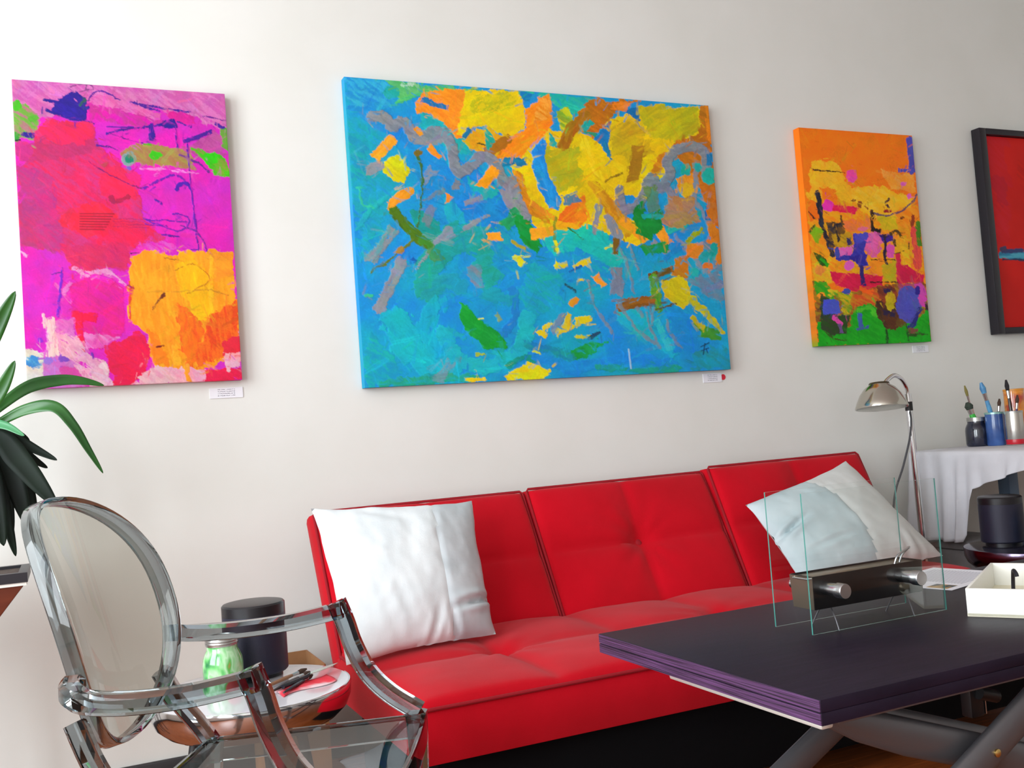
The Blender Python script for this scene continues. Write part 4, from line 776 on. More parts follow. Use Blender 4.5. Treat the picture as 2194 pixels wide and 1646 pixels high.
for yb, yf in ((-1.905, -1.872), (-1.575, -1.608)):
    lo1 = oval_leg((1.050, yf, 0.4945), (2.30, yf, 0.062), 0.014, 0.032, True)
    lo2 = oval_leg((0.80, yb, 0.045), (1.62, yb, 0.470), 0.014, 0.032)
    sgn = -1 if yb < yf else 1
    MB().lathe([(0, 0.0), (0.007, 0.0), (0.007, 0.004), (0.004, 0.006), (0, 0.006)], 16, Matrix.Translation(Vector((1.432, yb+sgn*0.013, 0.370))-TO) @ Matrix.Rotation(math.radians(90)*(-sgn)*-1 if sgn > 0 else math.radians(90), 4, 'X')).build('pivot_bolt', mat('brass_bolt', rgb(214, 180, 110), 0.3, 1.0), lo2)
MB().tube([Vector((0.79, -1.93, 0.02))-TO, Vector((0.79, -1.55, 0.02))-TO], 0.020, 14).build('foot_bar', M_GREYLEG, table)
MB().tube([Vector((2.33, -1.90, 0.02))-TO, Vector((2.33, -1.58, 0.02))-TO], 0.020, 14).build('foot_bar', M_GREYLEG, table)
br = MB().box(*tb((1.515, -1.80, TZ-0.165), (1.550, -1.775, TZ-0.0395))).build('lift_bracket', M_BLACK, table, bevel=0.004)
MB().tube([Vector((1.53, -1.806, TZ-0.118))-TO, Vector((1.575, -1.806, TZ-0.132))-TO], 0.012, 12).build('release_lever', M_BLACK, br)
MB().box(*tb((1.5515, -1.800, TZ-0.162), (1.554, -1.776, TZ-0.110))).build('steel_edge', M_STEEL, br, smooth=False)
MB().box(*tb((1.66, -1.83, TZ-0.075), (1.72, -1.80, TZ-0.0395))).build('hinge_plate', M_STEEL, table, bevel=0.003)

# ------------------------------------------------------------------ glass table-top fireplace
M_CLEAR = thin_glass('clear_glass', (0.985, 0.995, 0.992, 1), 0.0, 0.55, 1.35)
M_GEDGE = mat('green_glass_edge', rgb(66, 134, 124), 0.15, spec=0.8)
M_TROUGH = mat('dark_steel_trough', rgb(38, 34, 34), 0.28, 0.6)
M_TROUGHT = mat('warm_steel', rgb(150, 138, 122), 0.3, 0.9)
fp = thing('tabletop_fireplace', 'bioethanol burner trough between two clear glass panes on the dark coffee table', 'fireplace', (1.448, -1.616, TZ))
FO = Vector((1.448, -1.616, TZ))
def pane(x0, x1, y, z0, z1):
    mb = MB(); t = 0.0016
    P = [Vector(p)-FO for p in ((x0, y-t, z0), (x1, y-t, z0), (x1, y-t, z1), (x0, y-t, z1), (x0, y+t, z0), (x1, y+t, z0), (x1, y+t, z1), (x0, y+t, z1))]
    mb.add(P, [(0, 1, 2, 3), (5, 4, 7, 6)], 0); mb.add(P, [(0, 4, 5, 1), (1, 5, 6, 2), (2, 6, 7, 3), (3, 7, 4, 0)], 1)
    return mb.build('glass_pane', [M_CLEAR, M_GEDGE], fp, smooth=False)
pane(1.275, 1.620, -1.668, TZ+0.006, 0.823); pane(1.275, 1.620, -1.560, TZ+0.006, 0.823)
tr = MB(); a, b = 0.140, 0.033
hh, z0, zt = 0.036, 0.045, 0.110
out = [(-0.155, -0.028), (0.155, -0.028), (0.155, 0.028), (-0.155, 0.028)]
prof = []
def trough_ring(x, y, z): return [Vector((-x, -y, z)), Vector((x, -y, z)), Vector((x, y, z)), Vector((-x, y, z))]
TXM = Vector((-0.0045, 0, 0))
rings = [[p+TXM for p in trough_ring(x_, y_, z_)] for x_, y_, z_ in ((0.140, 0.031, z0), (0.142, 0.034, zt), (0.139, 0.031, zt), (0.136, 0.028, z0+0.012))]
vs = [p for r in rings for p in r]; fs = [(3, 2, 1, 0)]
for r in range(3):
    for k in range(4): fs.append((r*4+k, r*4+(k+1) % 4, (r+1)*4+(k+1) % 4, (r+1)*4+k))
fs.append((12, 13, 14, 15))
tro = tr.add(vs, fs).build('burner_trough', M_TROUGH, fp, bevel=0.002)
for sx in (-1, 1):
    MB().add([p+Vector((sx*0.0006, 0, 0)) for p in (Vector((sx*0.140-0.0045, -0.030, z0+0.001)), Vector((sx*0.140-0.0045, 0.030, z0+0.001)), Vector((sx*0.142-0.0045, 0.033, zt-0.001)), Vector((sx*0.142-0.0045, -0.033, zt-0.001)))] + [Vector((sx*0.139-0.0045, -0.029, z0+0.001)), Vector((sx*0.139-0.0045, 0.029, z0+0.001)), Vector((sx*0.141-0.0045, 0.032, zt-0.002)), Vector((sx*0.141-0.0045, -0.032, zt-0.002))], [(0, 1, 2, 3), (7, 6, 5, 4), (0, 4, 5, 1), (1, 5, 6, 2), (2, 6, 7, 3), (3, 7, 4, 0)]).build('end_plate', M_TROUGHT, tro, smooth=False)
MB().box((-0.141, -0.030, zt-0.006), (0.132, 0.030, zt-0.003)).build('burner_lid', M_TROUGHT, tro, bevel=0.001)
for x in (-0.118, 0.075):
    st = MB().lathe([(0, -0.090), (0.0135, -0.090), (0.0145, -0.088), (0.0145, -0.070), (0.0125, -0.068), (0.0125, -0.030), (0, -0.030)], 24, Matrix.Translation((x, 0, 0.085)) @ Matrix.Rotation(math.radians(-90), 4, 'X')).build('standoff', M_STEEL, fp)
    MB().lathe([(0, 0.030), (0.0105, 0.030), (0.0105, 0.060), (0, 0.060)], 24, Matrix.Translation((x, 0, 0.085)) @ Matrix.Rotation(math.radians(-90), 4, 'X')).build('standoff', M_STEEL, fp)
hd = [Vector(p) for p in ((0.075, -0.022, zt-0.003), (0.082, -0.026, zt+0.014), (0.112, -0.026, zt+0.026), (0.118, -0.018, zt+0.024), (0.105, -0.014, zt+0.012), (0.098, -0.012, zt-0.003))]
MB().tube(catmull(hd, 5), 0.0022, 8).build('lid_handle', M_STEEL, fp)
for x in (-0.095, 0.100):
    MB().tube([(x+0.004, -0.012, z0+0.001), (x, -0.030, 0.022), (x-0.004, -0.042, 0.0018)], 0.0015, 8).build('wire_foot', M_GREYLEG, fp)
    MB().tube([(x+0.004, 0.012, z0+0.001), (x, 0.026, 0.022), (x-0.004, 0.036, 0.0018)], 0.0015, 8).build('wire_foot', M_GREYLEG, fp)
MB().tube([(-0.146, -0.030, zt-0.004), (-0.154, -0.026, zt-0.004), (-0.154, 0.014, zt-0.004), (-0.146, 0.018, zt-0.004)], 0.0018, 8).build('wire_loop', M_STEEL, tro)

# ------------------------------------------------------------------ open white box and papers on the table
M_CREAM = mat('white_painted_box', rgb(236, 234, 226), 0.45)
M_CREAMIN = mat('cream_box_inside', rgb(226, 220, 196), 0.7)
def rotz(v, a): return Matrix.Rotation(a, 4, 'Z') @ Vector(v)
BA = math.atan2(0.54, 0.84)
P0 = Vector((1.618, -1.722, TZ))
bx = thing('open_box', 'shallow open white wooden box with brass knob on the dark coffee table', 'box', P0, BA)
LB, WB, HB = 0.34, 0.215, 0.055          # along the local x axis, along -y, up
MB().box((0, -WB, 0.0), (LB, 0, 0.006)).build('bottom', M_CREAMIN, bx, smooth=False)
for nm, lo, hi in (('side', (0, -WB, 0.0), (0.006, 0, HB)), ('side', (LB-0.006, -WB, 0), (LB, 0, HB)), ('side', (0.006, -0.006, 0), (LB-0.006, 0, HB)), ('side', (0.006, -WB, 0), (LB-0.006, -WB+0.006, HB))):
    MB().box(lo, hi).build(nm, M_CREAM, bx, bevel=0.001)
MB().lathe([(0, 0.022), (0.006, 0.021), (0.010, 0.017), (0.0105, 0.012), (0.006, 0.007), (0.005, 0.0), (0, 0.0)], 20, Matrix.Translation((0, -WB*0.55, HB*0.5)) @ Matrix.Rotation(math.radians(-90), 4, 'Y')).build('knob', mat('aged_brass', rgb(178, 160, 136), 0.35, 0.8), bx)
clip = MB().tube(catmull([(0.20, -0.060, 0.008), (0.20, -0.062, 0.040), (0.185, -0.066, 0.060), (0.172, -0.072, 0.057), (0.170, -0.074, 0.050)], 5), 0.004, 10).build('hook', mat('dark_metal_hook', rgb(40, 38, 44), 0.4, 0.6))
clip.location = P0+Vector((0, 0, 0.006)); clip.rotation_euler = (0, 0, BA); clip.location.z = TZ+0.0022
tag(clip, 'small dark metal hook standing inside the open white box', 'hook')
def paper_mat():
    m = mat('printed_sheet', rgb(230, 230, 238), 0.6); nt = m.node_tree; N = nt.nodes; L = nt.links
    tc = N.new('ShaderNodeTexCoord'); sp = N.new('ShaderNodeSeparateXYZ'); L.new(tc.outputs['Generated'], sp.inputs[0])
    def mth(op, a, b=None, c=None):
        k = N.new('ShaderNodeMath'); k.operation = op
        for i, q in enumerate((a, b, c)):
            if q is None: continue
            if isinstance(q, (int, float)): k.inputs[i].default_value = q
            else: L.new(q, k.inputs[i])
        return k.outputs[0]
    rows = mth('LESS_THAN', mth('FRACT', mth('MULTIPLY', sp.outputs['Y'], 26.0)), 0.35)
    rows = mth('MULTIPLY', rows, mth('COMPARE', sp.outputs['X'], 0.60, 0.30)); rows = mth('MULTIPLY', rows, mth('COMPARE', sp.outputs['Y'], 0.5, 0.40))
    pic = mth('MULTIPLY', mth('COMPARE', sp.outputs['X'], 0.13, 0.09), mth('COMPARE', sp.outputs['Y'], 0.22, 0.13))
    mx = N.new('ShaderNodeMix'); mx.data_type = 'RGBA'; mx.inputs['A'].default_value = rgb(232, 232, 240); mx.inputs['B'].default_value = rgb(150, 150, 165); L.new(rows, mx.inputs['Factor'])
    nz = N.new('ShaderNodeTexNoise'); nz.inputs['Scale'].default_value = 9; L.new(tc.outputs['Generated'], nz.inputs['Vector'])
    rp = N.new('ShaderNodeValToRGB'); rp.color_ramp.elements[0].color = rgb(50, 70, 80); rp.color_ramp.elements[1].color = rgb(190, 150, 80); rp.color_ramp.elements[0].position = 0.4; rp.color_ramp.elements[1].position = 0.6; L.new(nz.outputs[0], rp.inputs[0])
    m2 = N.new('ShaderNodeMix'); m2.data_type = 'RGBA'; L.new(pic, m2.inputs['Factor']); L.new(mx.outputs['Result'], m2.inputs['A']); L.new(rp.outputs[0], m2.inputs['B'])
    L.new(m2.outputs['Result'], N['Principled BSDF'].inputs['Base Color'])
    return m
o = MB().box((0, 0, 0), (0.28, 0.20, 0.0006)).build('paper_sheet', paper_mat(), None, smooth=False)
o.location = (1.815, -1.505, TZ+0.0005); o.rotation_euler = (0, 0, math.radians(14)); tag(o, 'printed white sheet with a small colour picture lying behind the open box', 'paper')
# ------------------------------------------------------------------ smoky transparent armchair
M_SMOKE = solid_glass('smoky_polycarbonate', (0.36, 0.41, 0.43, 1), 0.0, 1.42)
M_SMOKETHIN = thin_glass('thin_smoky_polycarbonate', (0.66, 0.65, 0.60, 1), 0.01, 0.9, 1.5)
CA = math.radians(27.0)
chair = thing('transparent_armchair', 'smoky transparent plastic armchair with oval back and angular arms', 'chair', (0.085, -1.40, 0), -CA)
OC = (-0.046, -0.018, 0.731); TH = 0.271; OA, OB, OK, OE = 0.190, 0.207, 0.065, 0.90
def oval(phi, ka=1.0, push=0.0):
    c, s = math.cos(phi), math.sin(phi)
    a = OA*ka if ka != 0 else 0; b = OB*ka
    ss = a*math.copysign(abs(c)**OE, c); tt = b*math.copysign(abs(s)**OE, s)
    k = OK*ss*ss/0.04 + push
    return Vector((OC[0]-math.sin(TH)*tt+math.cos(TH)*k, OC[1]+ss, OC[2]+math.cos(TH)*tt+math.sin(TH)*k))
NP = 72
def band(r0, r1, f0, f1):
    """closed band with a rectangular section between oval scales r0..r1 and pushes f0..f1"""
    vs = []; fs = []
    for i in range(NP):
        ph = 2*math.pi*i/NP
        vs += [oval(ph, r0, f1), oval(ph, r1, f1), oval(ph, r1, f0), oval(ph, r0, f0)]
    for i in range(NP):
        j = (i+1) % NP
        for k in range(4): fs.append((i*4+k, i*4+(k+1) % 4, j*4+(k+1) % 4, j*4+k))
    return vs, fs
MB().add(*band(0.955, 1.0, -0.030, 0.0)).build('back_rim', M_SMOKE, chair, bevel=0.0022)
vs = []; fs = []; RR = 10
for r in range(RR+1):
    for i in range(NP): vs.append(oval(2*math.pi*i/NP, 0.958*max(r, 0.02)/RR, -0.015))
for r in range(RR):
    for i in range(NP): fs.append((r*NP+i, r*NP+(i+1) % NP, (r+1)*NP+(i+1) % NP, (r+1)*NP+i))
fs.append(tuple(range(NP-1, -1, -1)))
MB().add(vs, fs).build('back_panel', M_SMOKETHIN, chair, ang=80)
for s in (-1, 1):
    # arm: leaves the rim of the back, swings outward, runs forward to a sharp corner
    arm_path = catmull([(0.004, s*0.184-0.014, 0.662), (0.012, s*0.212-0.010, 0.655), (0.045, s*0.243-0.006, 0.648), (0.11, s*0.260-0.003, 0.646), (0.20, s*0.267, 0.652), (0.296, s*0.268, 0.668)], 5)
    MB().tube(arm_path, 0, sq=(0.034, 0.030), up=(0, 0, 1)).build('armrest', M_SMOKE, chair)
    post_path = catmull([(0.286, s*0.268, 0.684), (0.300, s*0.268, 0.645), (0.313, s*0.268, 0.600), (0.338, s*0.267, 0.548), (0.378, s*0.265, 0.506), (0.432, s*0.262, 0.470)], 5)
    MB().tube(post_path, 0, sq=(0.034, 0.034), up=(0, 1, 0)).build('arm_post', M_SMOKE, chair)
    MB().tube(catmull([(0.425, s*0.262, 0.470), (0.425, s*0.262, 0.40), (0.418, s*0.260, 0.20), (0.415, s*0.258, 0.0)], 4), 0, sq=[(0.040-0.016*i/12, 0.040-0.016*i/12) for i in range(13)], up=(0, 1, 0)).build('leg', M_SMOKE, chair)
    strut = catmull([(-0.012, s*0.158-0.012, 0.60), (0.012, s*0.166-0.008, 0.545), (0.040, s*0.176, 0.495), (0.062, s*0.182, 0.458)], 4)
    MB().tube(strut, 0, sq=(0.030, 0.030), up=(0, 1, 0)).build('back_strut', M_SMOKE, chair)
    MB().tube(catmull([(0.062, s*0.184, 0.460), (0.050, s*0.184, 0.35), (0.015, s*0.184, 0.15), (-0.03, s*0.184, 0.0)], 4), 0, sq=[(0.036-0.012*i/12, 0.036-0.012*i/12) for i in range(13)], up=(0, 1, 0)).build('leg', M_SMOKE, chair)
ns = 16; vs = []; fs = []
def seat_pt(i, j):
    a = i/ns; b = j/ns*2-1
    x = 0.055+a*(0.385+0.012*(1-b*b)); hw = 0.184+(0.262-0.184)*a
    return Vector((x, b*hw, 0.462-0.014*(1-b*b)*math.sin(a*math.pi)**0.7))
for i in range(ns+1):
    for j in range(ns+1): vs.append(seat_pt(i, j))
for i in range(ns):
    for j in range(ns): fs.append((i*(ns+1)+j, (i+1)*(ns+1)+j, (i+1)*(ns+1)+j+1, i*(ns+1)+j+1))
MB().add(vs, fs).build('seat', M_SMOKETHIN, chair, ang=80)
rim = [seat_pt(0, j) for j in range(ns+1)]+[seat_pt(i, ns) for i in range(1, ns+1)]+[seat_pt(ns, j) for j in range(ns-1, -1, -1)]+[seat_pt(i, 0) for i in range(ns-1, 0, -1)]
MB().tube([p+Vector((0, 0, -0.018)) for p in rim], 0, closed=True, sq=(0.010, 0.044), up=(0, 0, 1)).build('seat_rail', M_SMOKE, chair)

# ------------------------------------------------------------------ round chrome side tables, speakers and jars
M_MIRROR = mat('polished_nickel', rgb(205, 203, 205), 0.10, 1.0)
M_TOPW = mat('glossy_white_top', rgb(206, 204, 210), 0.10, coat=0.6)
M_TOPD = mat('dark_gunmetal_top', rgb(66, 62, 78), 0.14, 0.7)
M_RIMD = mat('chrome_rim_dark_reflection', rgb(120, 108, 130), 0.18, 1.0)  # chrome with its dark purple reflection put into the metal colour
M_SPK = mat('speaker_charcoal', rgb(34, 34, 52), 0.45, 0.2, bump=0.2, bscale=900)
M_SPKTOP = mat('speaker_black_top', rgb(20, 19, 24), 0.35)
def side_table(label, loc, m_top, m_rim):
    T = thing('round_side_table', label, 'table', loc, 0, None)
    z = 0.45
    MB().lathe([(0, z-0.006), (0.216, z-0.006), (0.216, z), (0.212, z+0.001), (0, z+0.001)], 72).build('top', m_top, T)
    MB().lathe([(0.2165, z), (0.2195, z), (0.221, z-0.004), (0.2195, z-0.030), (0.210, z-0.052), (0.190, z-0.070), (0.150, z-0.080), (0.020, z-0.082)], 72).build('rim_bowl', m_rim, T)
    for k in range(3):
        a = math.radians(190+k*120); c, s = math.cos(a), math.sin(a)
        leg = MB().tube([(c*0.13, s*0.13, z-0.079), (c*0.20, s*0.20, 0.008)], [0.012, 0.008], 12).build('leg', M_BLACK, T)
        MB().lathe([(0, 0.0), (0.010, 0.0), (0.011, 0.006), (0.009, 0.012), (0, 0.012)], 14, Matrix.Translation((c*0.20, s*0.20, 0))).build('foot', M_BLACK, leg)
        MB().lathe([(0, z-0.092), (0.026, z-0.090), (0.030, z-0.080), (0.028, z-0.074), (0, z-0.074)], 18, Matrix.Translation((c*0.13, s*0.13, 0))).build('leg_mount', M_BLACK, leg)
    return T
def speaker(label, x, y, z):
    T = thing('speaker', label, 'speaker', (x, y, z), 0, 'cylindrical speakers on the round side tables')
    MB().lathe([(0, 0.0), (0.060, 0.0), (0.060, 0.010), (0, 0.010)], 40).build('base', M_SPKTOP, T)
    MB().lathe([(0, 0.010), (0.070, 0.010), (0.0735, 0.014), (0.0735, 0.146), (0, 0.146)], 56).build('body', M_SPK, T)
    MB().lathe([(0, 0.1462), (0.0735, 0.1462), (0.0735, 0.168), (0.070, 0.172), (0.060, 0.174), (0, 0.174)], 56).build('top_ring', M_SPKTOP, T)
    return T
def mason(name, label, x, y, z, r, h, m_body, m_lid, cat='jar', open_top=False, lidh=0.022):
    T = thing(name, label, cat, (x, y, z))
    hb = h-lidh
    MB().lathe([(0, 0), (r*0.86, 0), (r*0.97, 0.006), (r, 0.014), (r, hb*0.62), (r*0.96, hb*0.74), (r*0.84, hb*0.86), (r*0.76, hb*0.92), (r*0.76, hb), (0, hb) if not open_top else (r*0.70, hb)], 44).build('jar_body', m_body, T)
    if open_top:
        MB().lathe([(r*0.75, hb), (r*0.79, hb), (r*0.79, h), (r*0.74, h), (r*0.74, hb)], 44).build('neck_band', m_lid, T)
    else:
        MB().lathe([(0, hb), (r*0.80, hb), (r*0.82, hb+0.003), (r*0.82, h-0.004), (r*0.80, h), (r*0.70, h), (r*0.68, h-0.002), (0, h-0.002)], 44).build('lid', m_lid, T)
        for k in (0.25, 0.5): MB().lathe([(r*0.82, hb+lidh*k), (r*0.835, hb+lidh*k+0.001), (r*0.82, hb+lidh*k+0.003)], 44).build('lid_thread', m_lid, T)
    return T
def multi_mat(name, cols, scale, rough=0.15, coat=0.7, stretch=(1, 1, 1)):
    m = mat(name, cols[0], rough, coat=coat); nt = m.node_tree; N = nt.nodes; L = nt.links
    tc = N.new('ShaderNodeTexCoord'); mp = N.new('ShaderNodeMapping'); mp.inputs['Scale'].default_value = stretch; L.new(tc.outputs['Object'], mp.inputs[0])
    n = N.new('ShaderNodeTexNoise'); n.inputs['Scale'].default_value = scale; n.inputs['Detail'].default_value = 3; n.inputs['Distortion'].default_value = 0.35; L.new(mp.outputs[0], n.inputs['Vector'])
    r = N.new('ShaderNodeValToRGB'); r.color_ramp.interpolation = 'LINEAR'
    while len(r.color_ramp.elements) < len(cols): r.color_ramp.elements.new(0.5)
    for i, c in enumerate(cols):
        r.color_ramp.elements[i].position = 0.36+0.24*i/(len(cols)-1); r.color_ramp.elements[i].color = c
    L.new(n.outputs[0], r.inputs[0]); L.new(r.outputs[0], N['Principled BSDF'].inputs['Base Color'])
    return m
LT = Vector((0.362, -0.852, 0)); RT = Vector((3.085, -0.69, 0)); TT = 0.4512
side_table('round side table with glossy white top and mirror-polished bowl rim, holding the green jar', LT, M_TOPW, M_MIRROR)
side_table('round side table with dark metallic top beside the white-draped work table', RT, M_TOPD, M_RIMD)
speaker('charcoal cylindrical speaker on white round side table behind the green jar', 0.395, -0.735, TT)
speaker('charcoal cylindrical speaker on dark round side table under the draped table', 3.055, -0.60, TT)
M_LID = mat('zinc_lid', rgb(200, 202, 200), 0.28, 0.9, color2=rgb(170, 168, 165), nscale=30)
mason('mason_jar', 'mason jar full of green paint with red splashes on white side table', 0.303, -0.852, TT, 0.044, 0.127, multi_mat('green_paint_jar', [rgb(40, 120, 70), rgb(110, 190, 110), rgb(176, 214, 170), rgb(84, 170, 76), rgb(196, 70, 66)], 16, stretch=(1, 1, 0.6)), M_LID)
mason('mason_jar', 'mason jar of turquoise paint on dark side table beside the speaker', 3.075, -0.745, TT, 0.046, 0.125, multi_mat('turquoise_paint_jar', [rgb(10, 70, 110), rgb(30, 140, 185), rgb(50, 165, 205)], 12), M_LID)
# brushes, palette knife and a paint-stained rag on the white table
M_HANDLE = mat('dark_brush_handle', rgb(50, 34, 30), 0.3); M_HANDLE2 = mat('tan_brush_handle', rgb(150, 104, 70), 0.4); M_HANDLE3 = mat('black_brush_handle', rgb(24, 22, 34), 0.3)
M_FERR = mat('ferrule', rgb(190, 188, 186), 0.25, 1.0); M_BRIST = mat('bristles', rgb(70, 48, 36), 0.8)
def brush(name, label, tail, head, m_handle, m_bristle=None, r=0.004, group=None):
    """tail = end of the handle, head = tip of the bristles"""
    a, b = Vector(tail), Vector(head); L = (b-a).length
    T = thing(name, label, 'paintbrush', a, 0, group)
    d = (b-a)
    def at_(k): return d*k
    MB().tube([at_(0), at_(0.2), at_(0.55), at_(0.70)], [r*0.5, r*0.9, r*1.15, r*0.9], 10).build('handle', m_handle, T)
    MB().tube([at_(0.69), at_(0.82)], [r*0.95, r*1.15], 10).build('ferrule', M_FERR, T)
    MB().tube([at_(0.815), at_(0.9), at_(1.0)], [r*1.15, r*1.5, r*0.6], 10).build('bristles', m_bristle or M_BRIST, T)
    return T
zt = TT+0.0075
g = 'paintbrushes lying on the white side table'
brush('paintbrush', 'tan-handled paintbrush lying on white side table, outermost of the bunch', (0.362, -0.925, zt), (0.500, -0.790, zt), M_HANDLE2, group=g)
brush('paintbrush', 'dark-handled paintbrush lying in the middle of the bunch on white side table', (0.385, -0.960, zt), (0.500, -0.825, zt), M_HANDLE, group=g)
brush('paintbrush', 'black-handled paintbrush lying nearest the stained rag on white side table', (0.408, -0.985, zt), (0.498, -0.862, zt), M_HANDLE3, group=g)
pk = thing('palette_knife', 'palette knife with pale leaf-shaped blade lying on white side table', 'palette knife', (0.462, -0.905, TT+0.004))
MB().prism([(0.03, -0.004), (0.06, -0.009), (0.10, -0.008), (0.135, 0.0), (0.10, 0.008), (0.06, 0.009), (0.03, 0.004)], 0.012, 0.0132, Matrix.Rotation(math.radians(38), 4, 'Z')).build('blade', mat('pale_green_blade', rgb(190, 218, 208), 0.3, 0.4), pk)
MB().tube([rotz((-0.06, 0, 0.006), math.radians(38)), rotz((0.02, 0, 0.008), math.radians(38)), rotz((0.034, 0, 0.0125), math.radians(38))], [0.005, 0.005, 0.0025], 10).build('handle', M_HANDLE3, pk)
rg = MB(); n = 16; vs = []; fs = []
for i in range(n+1):
    for j in range(n+1):
        a, b = i/n, j/n
        vs.append((0.15*(a-0.5)+0.03*b, 0.07*(b-0.5)+0.012*math.sin(a*6), 0.003+0.002*abs(math.sin(a*7+b*3))*math.sin(b*math.pi)))
for i in range(n):
    for j in range(n): fs.append((i*(n+1)+j, (i+1)*(n+1)+j, (i+1)*(n+1)+j+1, i*(n+1)+j+1))
rag = rg.add(vs, fs).build('paint_rag', multi_mat('red_stained_cloth', [rgb(216, 30, 52), rgb(226, 60, 76), rgb(232, 200, 205)], 9, 0.8, 0.0), None, ang=80)
sl = rag.modifiers.new('cloth_thickness', 'SOLIDIFY'); sl.thickness = 0.0012; sl.offset = 1
rag.location = (0.455, -0.930, TT-0.0022); rag.rotation_euler = (0, 0, math.radians(28)); tag(rag, 'red paint-stained rag spread on white side table under the brushes', 'cloth')
# small cardboard box behind the side table
M_CARDB = mat('brown_cardboard', rgb(158, 112, 70), 0.8, color2=rgb(140, 98, 62), nscale=12)
cb = thing('cardboard_box', 'open brown cardboard box on floor between wall and the white side table', 'box', (0.555, -0.26, 0))
MB().box((-0.02, -0.1215, 0.20), (0.06, -0.1203, 0.30)).build('shipping_label', M_CARD, cb, smooth=False)
for lo, hi in (((-0.085, -0.12, 0), (0.085, 0.12, 0.006)), ((-0.085, -0.12, 0.006), (-0.08, 0.12, 0.375)), ((0.08, -0.12, 0.006), (0.085, 0.12, 0.375)), ((-0.08, -0.12, 0.006), (0.08, -0.115, 0.375)), ((-0.08, 0.115, 0.006), (0.08, 0.12, 0.375))):
    MB().box(lo, hi).build('panel', M_CARDB, cb, smooth=False)
MB().box((-0.08, -0.10, 0), (0.08, 0, 0.004), Matrix.Translation((0, -0.121, 0.373)) @ Matrix.Rotation(math.radians(35), 4, 'X')).build('flap', M_CARDB, cb, smooth=False)

# ------------------------------------------------------------------ chrome floor lamp
lamp = thing('floor_lamp', 'chrome reading floor lamp with domed shade behind the sofa end', 'lamp', (3.025, -0.26, 0))
LO = Vector((3.025, -0.26, 0))
MB().lathe([(0, 0), (0.13, 0), (0.132, 0.006), (0.12, 0.014), (0.03, 0.024), (0.014, 0.03), (0, 0.03)], 48).build('base', M_CHROME, lamp)
pole_top = Vector((-0.012, 0, 0.950))
MB().tube([(0.0, 0, 0.025), (-0.004, 0, 0.40), (-0.008, 0, 0.70), pole_top], [0.013, 0.013, 0.0125, 0.0125], 18).build('pole', M_CHROME, lamp)
MB().tube([pole_top, pole_top+Vector((0, 0, 0.035))], 0.0145, 18).build('swivel_joint', M_BLACK, lamp)
MB().tube([pole_top+Vector((0, 0, 0.034)), pole_top+Vector((-0.002, 0, 0.066))], 0.014, 18).build('collar', M_CHROME, lamp)
neck = [pole_top+Vector((-0.002, 0, 0.06)), Vector((-0.018, -0.003, 1.040)), Vector((-0.045, -0.008, 1.074)), Vector((-0.085, -0.014, 1.090)), Vector((-0.128, -0.022, 1.076)), Vector((-0.150, -0.026, 1.060))]
MB().tube(catmull(neck, 6), 0.0085, 14).build('gooseneck', M_CHROME, lamp)
Msh = Matrix.Translation((-0.180, -0.030, 0.968)) @ Matrix.Scale(0.86, 4) @ Matrix.Rotation(math.radians(4), 4, 'Y') @ Matrix.Rotation(math.radians(-6), 4, 'X')
sh = MB().lathe([(0.112, 0.0), (0.113, 0.004), (0.104, 0.028), (0.088, 0.062), (0.066, 0.090), (0.046, 0.104), (0.044, 0.107), (0.0, 0.109), (0.0, 0.105), (0.043, 0.102), (0.062, 0.088), (0.085, 0.060), (0.101, 0.027), (0.110, 0.0)], 56, Msh).build('shade', mat('brushed_nickel_shade', rgb(196, 192, 182), 0.16, 1.0), lamp)
MB().lathe([(0, 0.108), (0.045, 0.108), (0.042, 0.114), (0.0, 0.116)], 32, Msh).build('shade_cap', mat('dark_bronze_cap', rgb(96, 88, 66), 0.3, 0.9), sh)
MB().lathe([(0, 0.03), (0.02, 0.034), (0.028, 0.05), (0.022, 0.072), (0.014, 0.10), (0, 0.10)], 20, Msh).build('bulb', mat('frosted_bulb', rgb(235, 233, 228), 0.5), sh)
MB().tube(catmull([(-0.014, -0.002, 0.962), (-0.028, -0.02, 0.91), (-0.055, -0.03, 0.84), (-0.100, -0.03, 0.74), (-0.150, -0.02, 0.62), (-0.155, 0.0, 0.42), (-0.10, 0.03, 0.15), (-0.06, 0.0, 0.02)], 6), 0.004, 8).build('cord', mat('grey_cord', rgb(70, 70, 74), 0.5), lamp)

# ------------------------------------------------------------------ draped work table
M_CLOTH = mat('white_drape', rgb(216, 216, 222), 0.8, color2=rgb(204, 203, 208), nscale=6, bump=0.2, bscale=200)
M_BLUEG = mat('blue_grey_metal', rgb(92, 112, 136), 0.4, 0.3)
WX0, WX1, WY0, WY1, WZ = 3.195, 4.60, -0.82, -0.075, 0.776
wt = thing('work_table', 'work table with blue-grey legs hidden under a white cloth', 'table', ((WX0+WX1)/2, (WY0+WY1)/2, 0))
WO = Vector(((WX0+WX1)/2, (WY0+WY1)/2, 0))
MB().box(Vector((WX0, WY0, WZ-0.028))-WO, Vector((WX1, WY1, WZ))-WO).build('tabletop', mat('table_board', rgb(170, 165, 160), 0.6), wt, bevel=0.002)
for x in (WX0+0.42, WX1-0.08):
    for y in (WY0+0.10, WY1-0.10):
        MB().box(Vector((x-0.028, y-0.028, 0))-WO, Vector((x+0.028, y+0.028, WZ-0.028))-WO).build('leg', M_BLUEG, wt, bevel=0.003)
